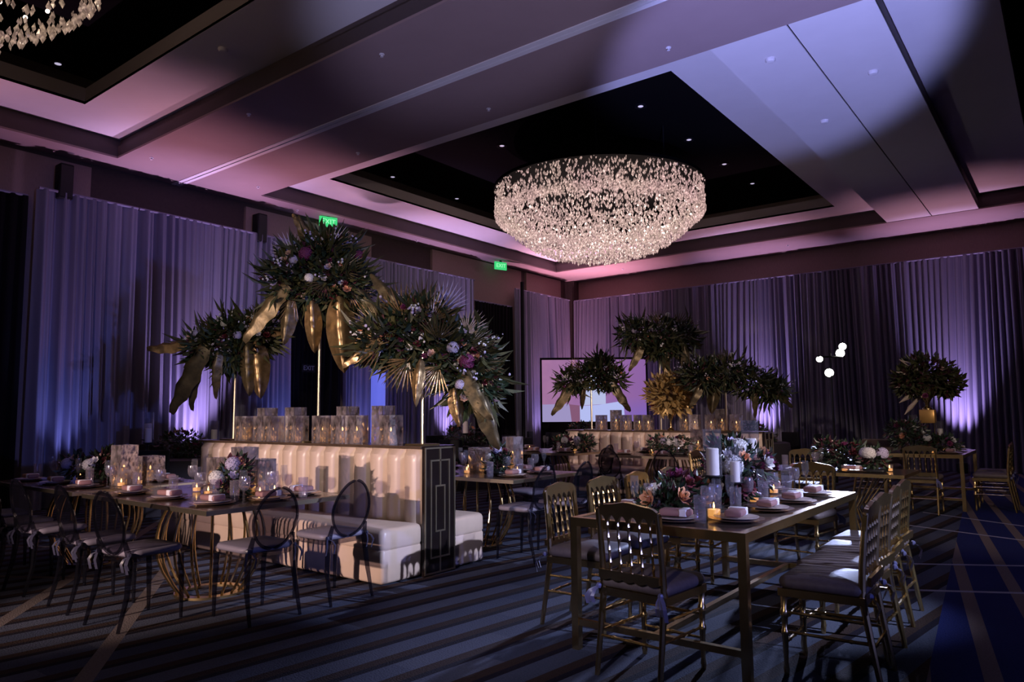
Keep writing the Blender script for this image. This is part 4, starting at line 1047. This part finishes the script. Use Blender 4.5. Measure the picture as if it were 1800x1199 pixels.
# urn bouquet on the right table
ub = link('urn_bouquet', None); ub.location = (-1.78, 12.45, .76); tag(ub, 'round dark bouquet in a tall gold urn on a mirrored block', 'bouquet')
link('block', MB().rbox((0, 0, .52), (.20, .20, .20), .012, 2).mesh('block', 'copper_lit'), ub)
for sx in (-1, 1):
    for sy in (-1, 1): link('stand_leg', MB().tube([(sx * .09, sy * .09, .42), (sx * .1, sy * .1, 0)], .006, 5).mesh('stand_leg', 'gold_metal'), ub)
link('urn', MB().lathe([(.07, .62), (.07, .64), (.025, .67), (.03, .72), (.08, .80), (.13, .95), (.14, 1.0), (.12, 1.0), (.05, .84), (.01, .82)], n=18).mesh('urn', 'gold_metal'), ub)
rg = random.Random(41); usp = [(Vector((0, 0, 1.16)), (.36, .36, .28)), (Vector((.24, .14, 1.02)), (.2, .2, .18)), (Vector((-.2, -.1, 1.06)), (.22, .22, .2))]
g = link('bronze_foliage', greens(rg, 1300, usp, .06, .15).mesh('bronze_foliage', 'leaf_olive', False), ub); g['kind'] = 'stuff'
g = link('wine_foliage', greens(rg, 600, usp, .05, .12).mesh('wine_foliage', 'leaf_wine', False), ub); g['kind'] = 'stuff'
for i in range(5): link('pampas_plume', MB().tube([(0, 0, 0), (.15, 0, .02), (.3, 0, 0.0), (.42, 0, -.02)], [.004, .02, .028, .004], 6).mesh('pampas_plume', 'pampas'), ub, aim((0, 0, 1.1 - .1 * i * .6), dirv(-1, .75 - .38 * i, .1), (0, 0, 1), 1.15))
for i in range(8):
    a = i * .8; link('rose', ROSE[('petal_wine', 'petal_peach', 'petal_plum', 'petal_blush')[i % 4]], ub, aim((.3 * math.cos(a), .3 * math.sin(a), 1.05 + .25 * math.sin(i * 1.9)), (math.cos(a), math.sin(a), .4), scale=.055) @ Matrix.Rotation(R(90), 4, 'Y'))

# low floral runners on the tables
def low_flowers(loc, spots, label, seed, nrose, nhyd, n=450, sc=.055, cols=None):
    rnd = random.Random(seed); root = link('low_flowers', None); root.location = loc; tag(root, label, 'flowers')
    link('tray', MB().rbox((0, 0, .02), (.22, .22, .04), .03, 2).mesh('tray', 'black_metal'), root)
    for nm, cnt, L_, mt_ in (('greenery', n, .10, 'leaf_green'), ('wine_foliage', n // 3, .09, 'leaf_wine')):
        gm_ = greens(rnd, cnt, spots, .04, L_); gm_.v = [(a, b, max(.004, c)) for a, b, c in gm_.v]
        g = link(nm, gm_.mesh(nm, mt_, False), root); g['kind'] = 'stuff'
    cols = cols or ['petal_plum', 'petal_peach', 'petal_white', 'petal_wine', 'petal_blush', 'petal_plum', 'petal_lavender']
    for i in range(nrose):
        c, rv = spots[i % len(spots)]; a = rnd.uniform(0, 6.28); e = rnd.uniform(.1, 1.3)
        d = Vector((math.cos(a) * math.cos(e), math.sin(a) * math.cos(e), math.sin(e)))
        link('rose', ROSE[cols[i % len(cols)]], root, aim(Vector(c) + Vector((d.x * rv[0], d.y * rv[1], d.z * rv[2])) * .9, d, (0, 0, 1), sc * rnd.uniform(.75, 1.2)) @ Matrix.Rotation(R(90), 4, 'Y'))
    for i in range(nhyd):
        c, rv = spots[i % len(spots)]; a = rnd.uniform(3.6, 6.0)
        link('hydrangea', HYD[('petal_white', 'petal_lavender')[i % 2]], root, T(c[0] + rv[0] * .8 * math.cos(a), c[1] + rv[1] * .8 * math.sin(a), c[2] + .05) @ Matrix.Scale(sc * 1.05, 4))
    return root
low_flowers((-1.95, 5.05, .762), [((0, 0, .20), (.20, .30, .17)), ((0, .32, .20), (.18, .24, .16)), ((-.08, .1, .30), (.14, .22, .12)), ((.05, -.2, .10), (.14, .16, .09))], 'mixed low flowers in plum, peach and white at the middle of the foreground table', 51, 40, 3, 900, .075)
low_flowers((-2.02, 4.12, .762), [((0, 0, .08), (.15, .15, .08)), ((-.02, .24, .12), (.14, .18, .11))], 'low burgundy and white flowers at the near end of the foreground table', 52, 16, 0, 450, .066, ['petal_peach', 'petal_wine', 'petal_white', 'petal_plum'])
low_flowers((-5.12, 3.12, .762), [((0, 0, .10), (.13, .13, .10)), ((-.02, .05, .2), (.10, .10, .10))], 'small white and plum posy on the table in front of the near banquette', 53, 8, 3, 220, .055)
low_flowers((-7.35, 3.12, .762), [((0, 0, .12), (.16, .14, .12)), ((-.36, -.06, .12), (.18, .14, .12)), ((-.1, .1, .2), (.12, .12, .1))], 'peach and dark flowers on the leftmost table', 54, 16, 2, 450)
low_flowers((-4.72, 5.85, .762), [((0, 0, .12), (.10, .10, .10)), ((0, 0.02, .2), (.08, .08, .08))], 'small white and burgundy posy on the table behind the near banquette', 55, 5, 2, 160, .05)
low_flowers((-6.6, 9.9, .762), [((0, 0, .13), (.18, .18, .13)), ((.35, .05, .14), (.16, .16, .12))], 'white and dark low flowers on the left far banquette table', 56, 12, 2, 350)
low_flowers((-4.6, 9.9, .762), [((0, 0, .13), (.2, .18, .13)), ((-.35, .05, .14), (.16, .16, .12))], 'white and plum low flowers on the right far banquette table', 57, 12, 3, 350)
low_flowers((-2.05, 8.75, .732), [((0, 0, .15), (.24, .18, .14)), ((-.25, .1, .2), (.16, .14, .12))], 'dusty plum flowers on the vee-legged table', 58, 14, 0, 450, .05, ['petal_wine', 'petal_plum', 'petal_blush'])
low_flowers((-1.72, 8.42, .732), [((0, 0, .15), (.12, .12, .10))], 'white hydrangea posy at the right end of the vee-legged table', 59, 2, 4, 120, .06)
low_flowers((-1.95, 12.1, .762), [((0, 0, .16), (.28, .22, .15)), ((-.1, .1, .3), (.28, .22, .16)), ((.35, .05, .12), (.25, .2, .12))], 'mounded mauve flowers at the foot of the gold urn', 60, 20, 1, 800)
for i, ((x, y), lab) in enumerate(TR):
    low_flowers((x, y, .762), [((0, 0, .2), (.36, .36, .2)), ((.2, .1, .1), (.3, .3, .12))], 'dark flower mound on the ' + lab.split('round dark-clothed table ')[0] + 'round table ' + lab.split('round dark-clothed table ')[1], 70 + i, 12, 0, 700, .055, ['petal_wine', 'petal_plum', 'petal_peach', 'petal_wine'])

# ================================================================== tableware
flute = Kit('champagne_flute')
flute.part('base', MB().lathe([(.032, 0), (.032, .003), (.006, .008), (.004, .02), (.004, .10)], n=12), 'clear_glass')
flute.part('bowl', MB().lathe([(.004, .10), (.014, .115), (.024, .15), (.027, .19), (.024, .235), (.0225, .235), (.025, .19), (.022, .152), (.012, .12), (.001, .112)], n=14, cap=False), 'clear_glass')
goblet = Kit('wine_goblet')
goblet.part('base', MB().lathe([(.036, 0), (.036, .003), (.007, .009), (.005, .02), (.005, .08)], n=12), 'clear_glass')
goblet.part('bowl', MB().lathe([(.005, .08), (.025, .09), (.038, .115), (.041, .15), (.036, .185), (.034, .185), (.039, .15), (.036, .117), (.024, .094), (.001, .086)], n=14, cap=False), 'water_glass')
tumbler = Kit('cut_glass_tumbler')
tumbler.part('glass', MB().lathe([(.030, 0), (.033, .01), (.036, .15), (.034, .15), (.031, .015), (.001, .012)], n=14, cap=False), 'water_glass')
charger = Kit('charger_plate')
charger.part('charger', MB().lathe([(.10, 0), (.105, .004), (.155, .012), (.156, .015), (.10, .009), (.001, .008)], n=28), 'gold_plate')
charger.part('dinner_plate', MB().lathe([(.075, .010), (.08, .013), (.125, .022), (.126, .025), (.08, .017), (.001, .016)], n=26), 'china')
napkin = Kit('folded_napkin')
napkin.part('cloth', MB().rbox((0, 0, .022), (.18, .10, .04), .016, 2), 'napkin_mauve')
napkin.part('menu_card', MB().rbox((.05, 0, .024), (.045, .105, .042), .006, 1), 'card_white')
pillar = Kit('pillar_candle_holder')
pillar.part('stem', MB().lathe([(.055, 0), (.055, .01), (.012, .025), (.010, .06), (.02, .075), (.010, .09), (.012, .16), (.05, .175), (.058, .18), (.058, .186)], n=14), 'black_metal')
cp = pillar.part('candle', MB().lathe([(.036, .186), (.036, .335), (.03, .34), (.004, .334)], n=16), 'wax')
pillar.part('wick', MB().tube([(0, 0, .334), (.002, 0, .352)], .0015, 4), 'black_metal', cp)
pillar.part('chimney', MB().lathe([(.052, .187), (.052, .45), (.050, .45), (.050, .187)], n=18, cap=False), 'clear_glass')
hurr = Kit('hurricane_votive')
hurr.part('glass', MB().lathe([(.042, 0), (.044, .005), (.046, .17), (.044, .17), (.041, .008), (.001, .006)], n=16, cap=False), 'clear_glass')
cp = hurr.part('candle', MB().lathe([(.036, .008), (.036, .05), (.004, .05)], n=14), 'warm_wax')
hurr.part('flame', MB().lathe([(.001, .054), (.006, .062), (.005, .074), (.001, .09)], n=8), 'flame', cp)
votive = Kit('votive_light')
votive.part('cup', MB().lathe([(.028, 0), (.034, .004), (.036, .07), (.034, .07), (.030, .006), (.001, .004)], n=12, cap=False), 'water_glass')
cp = votive.part('wax', MB().lathe([(.028, .006), (.029, .03), (.003, .03)], n=10), 'warm_wax')
votive.part('flame', MB().lathe([(.001, .034), (.006, .042), (.005, .054), (.001, .068)], n=8), 'flame', cp)
def setting(x, y, z, a, where, full=True):
    """place setting, guest sits towards local -y"""
    ca, sa = math.cos(a), math.sin(a)
    def W(lx, ly): return (x + lx * ca - ly * sa, y + lx * sa + ly * ca, z)
    charger.spawn(W(0, 0), a, 'gold charger and plate on ' + where, 'plate', 'plates on ' + where)
    p = W(0, 0); napkin.spawn((p[0], p[1], z + .024), a + rs.uniform(-.2, .2), 'folded mauve napkin with card on ' + where, 'napkin', 'napkins on ' + where)
    flute.spawn(W(.20, .11), a, 'clear champagne flute on ' + where, 'glass', 'flutes on ' + where)
    if full:
        goblet.spawn(W(.12, .17), a, 'round-bowled wine goblet on ' + where, 'glass', 'goblets on ' + where)
        tumbler.spawn(W(-.20, .13), a, 'straight cut-glass tumbler on ' + where, 'glass', 'tumblers on ' + where)
w1 = 'the foreground gold-framed table'
for y in (4.12, 4.66, 5.16, 5.66): setting(-1.58, y, .762, R(90), w1); setting(-2.26, y + .06, .762, R(-90), w1)
setting(-1.86, 3.93, .762, 0, w1); setting(-1.98, 5.86, .762, R(180), w1, False)
def put(kit, pts, z, label, cat, group, single=False, scales=None):
    for i, (x, y) in enumerate(pts): kit.spawn((x, y, z), rs.uniform(0, 6), label, cat, group, (scales[i] if scales else 1.0), single)
for (x, y, sc, lab) in ((-1.90, 4.58, 1.12, 'tall pillar candle in a glass chimney, left of the three on the foreground table'), (-1.80, 4.70, .86, 'lower middle pillar candle in a glass chimney on the foreground table'), (-1.95, 5.42, 1.22, 'pillar candle in a glass chimney behind the flowers of the foreground table')):
    pillar.spawn((x, y, .762), 0, lab, 'candle', None, sc)
hurr.spawn((-1.72, 4.14, .762), 0, 'glass hurricane with a lit amber candle at the near end of the foreground table', 'candle')
put(votive, [(-1.78, 4.98), (-2.12, 5.0), (-1.85, 5.6)], .762, 'small lit votive among the flowers of the foreground table', 'candle', 'votives on the foreground table')
w4 = 'the near banquette front table'
for x in (-4.85, -5.45, -6.05): setting(x, 2.82, .762, 0, w4); setting(x, 3.56, .762, R(180), w4)
setting(-4.74, 3.2, .762, R(90), w4)
put(votive, [(-5.4, 3.1), (-5.3, 3.3), (-5.75, 3.2), (-4.98, 3.28)], .762, 'small lit votive on ' + w4, 'candle', 'votives on ' + w4)
hurr.spawn((-4.88, 3.34, .762), 0, 'glass hurricane with lit candle on ' + w4, 'candle', None, .95)
w6 = 'the leftmost table'
for x in (-6.95, -7.55, -8.15): setting(x, 2.82, .762, 0, w6); setting(x, 3.56, .762, R(180), w6, False)
put(votive, [(-7.0, 3.1), (-6.85, 3.25), (-7.6, 3.3), (-7.85, 3.15), (-6.75, 3.05)], .762, 'small lit votive on ' + w6, 'candle', 'votives on ' + w6)
w5 = 'the near banquette rear table'
for x in (-4.75, -5.35): setting(x, 6.32, .762, R(180), w5)
setting(-4.42, 5.72, .762, R(90), w5); setting(-4.42, 6.2, .762, R(90), w5); setting(-5.3, 5.68, .762, 0, w5); setting(-5.8, 6.3, .762, R(180), w5, False)
put(votive, [(-4.8, 6.05), (-5.05, 5.75), (-5.25, 6.0), (-4.62, 6.05)], .762, 'small lit votive on ' + w5, 'candle', 'votives on ' + w5)
for tx, ww in ((T7[0], 'the left far banquette table'), (T8[0], 'the right far banquette table')):
    for dx in (-.6, 0, .6): setting(tx + dx, 9.6, .762, 0, ww, dx != 0); setting(tx + dx, 10.3, .762, R(180), ww, False)
    put(votive, [(tx - .3, 9.9), (tx + .3, 9.95), (tx + .5, 10.05)], .762, 'small lit votive on ' + ww, 'candle', 'votives on ' + ww)
w2 = 'the vee-legged table'
for dx in (-.6, -.05, .5): setting(T2[0] + dx, 8.38, .732, 0, w2, dx < .4); dx < -.3 and setting(T2[0] + dx, 8.86, .732, R(180), w2, False)
put(votive, [(-2.5, 8.55), (-2.0, 8.35), (-1.62, 8.62)], .732, 'small lit votive on ' + w2, 'candle', 'votives on ' + w2)
w3 = 'the urn bouquet table'
for y in (11.98, 12.5, 13.0): setting(-1.46, y, .762, R(90), w3, False)
setting(-2.1, 13.05, .762, R(-90), w3, False)
put(votive, [(-1.66, 11.95), (-1.62, 12.75)], .762, 'small lit votive on ' + w3, 'candle', 'votives on ' + w3)
for (x, y, sc, lab) in ((-1.98, 12.42, 1.2, 'left pillar candle on the urn bouquet table'), (-1.62, 12.35, 1.0, 'right pillar candle on the urn bouquet table')): pillar.spawn((x, y, .762), 0, lab, 'candle', None, sc)
for (x, y, sc, lab) in ((-10.62, 5.15, 1.3, 'nearer pillar candle in front of the left drapes'), (-10.95, 5.3, 1.5, 'taller pillar candle in front of the left drapes'), (-10.25, 5.95, 1.2, 'right pillar candle in front of the left drapes'), (-8.92, 10.12, 1.4, 'left pillar candle on the round table behind the near banquette'), (-8.78, 10.6, 1.3, 'right pillar candle on the round table behind the near banquette')):
    pillar.spawn((x, y, .762), 0, lab, 'candle', None, sc)

# mirrored square candle vases
def square_vase(h, w_=.14):
    k = Kit('mirrored_vase'); t = .004; a = w_ / 2
    for i, (dx, dy, sx, sy) in enumerate(((0, -a, w_, t), (0, a, w_, t), (-a, 0, t, w_ - 2 * t), (a, 0, t, w_ - 2 * t))):
        k.part('pane', MB().box((dx, dy, h / 2), (sx, sy, h)), 'mercury_glass', smooth=False)
    k.part('floor', MB().box((0, 0, .004), (w_ - .012, w_ - .012, .008)), 'mercury_glass', smooth=False)
    c = k.part('tealight', MB().lathe([(.028, .008), (.028, h * .42), (.004, h * .42)], n=10), 'warm_wax')
    k.part('flame', MB().lathe([(.001, h * .42 + .006), (.008, h * .42 + .016), (.007, h * .42 + .03), (.001, h * .42 + .05)], n=8), 'flame', c)
    return k
VK = {h: square_vase(h, w_) for h, w_ in ((.27, .155), (.36, .16), (.24, .18), (.46, .16))}
for i, (x, y, h) in enumerate(((-7.46, 4.70, .27), (-7.18, 4.80, .36), (-7.0, 4.64, .27), (-6.66, 4.80, .36), (-6.82, 4.64, .27), (-6.42, 4.66, .27), (-6.04, 4.68, .27), (-5.80, 4.80, .36), (-5.50, 4.66, .27), (-5.28, 4.80, .36), (-5.02, 4.66, .27), (-5.66, 4.62, .27))):
    VK[h].spawn((x, y, Z1), R(rs.uniform(-6, 6)), ('tall' if h > .3 else 'short') + ' square mirrored vase on the near banquette, number %s from its left end' % ('one two three five four six seven nine ten eleven twelve eight'.split()[i]), 'vase', 'mirrored vases on the near banquette')
for i, (x, y, h) in enumerate(((-6.9, 11.58, .27), (-6.64, 11.66, .36), (-6.38, 11.55, .27), (-6.18, 11.68, .27), (-5.94, 11.55, .27), (-5.30, 11.68, .36), (-5.08, 11.55, .27), (-4.84, 11.66, .27), (-4.66, 11.68, .36), (-4.38, 11.58, .27))):
    VK[h].spawn((x, y, Z2), R(rs.uniform(-6, 6)), ('tall' if h > .3 else 'short') + ' square mirrored vase on the far banquette, number %s from its left end' % ('one two three four five six seven eight nine ten'.split()[i]), 'vase', 'mirrored vases on the far banquette')
for (x, y, h, lab) in ((-5.42, 3.42, .36, 'tall square mirrored vase behind the posy in front of the near banquette'), (-5.68, 3.36, .27, 'short square mirrored vase left of the posy in front of the near banquette'), (-5.20, 3.44, .27, 'short square mirrored vase right of the posy in front of the near banquette'),
                       (-7.05, 3.45, .24, 'broad square mirrored vase on the leftmost table'), (-6.86, 3.12, .36, 'tall square mirrored vase at the right of the leftmost table'), (-7.75, 3.4, .27, 'short square mirrored vase at the left of the leftmost table'),
                       (-5.3, 6.25, .24, 'broad square mirrored vase on the table behind the near banquette'), (-5.06, 6.0, .24, 'nearer square mirrored vase on the table behind the near banquette'), (-4.95, 6.4, .36, 'tall square mirrored vase on the table behind the near banquette'),
                       (-6.3, 10.1, .27, 'square mirrored vase on the left far banquette table'), (-4.4, 10.1, .36, 'tall square mirrored vase on the right far banquette table'), (-4.15, 9.95, .27, 'short square mirrored vase on the right far banquette table')):
    VK[h].spawn((x, y, .762), R(rs.uniform(-8, 8)), lab, 'vase', 'mirrored vases on the tables')

# ---- things that look alike get their place in the picture into the label
bpy.context.view_layer.update()
WORDS = 'first second third fourth fifth sixth seventh eighth ninth tenth eleventh twelfth'.split()
by = {}
for o in list(COL.objects):
    if o.parent is None and o.get('group') and o.get('label'): by.setdefault(o['label'], []).append(o)
for lab, os_ in by.items():
    if len(os_) < 2: continue
    def px(o):
        d = o.matrix_world.translation - EYE
        return d.dot(AX_R) / d.dot(AX_F)
    for i, o in enumerate(sorted(os_, key=px)):
        if i < len(WORDS): o['label'] = lab + ', %s from left' % WORDS[i]
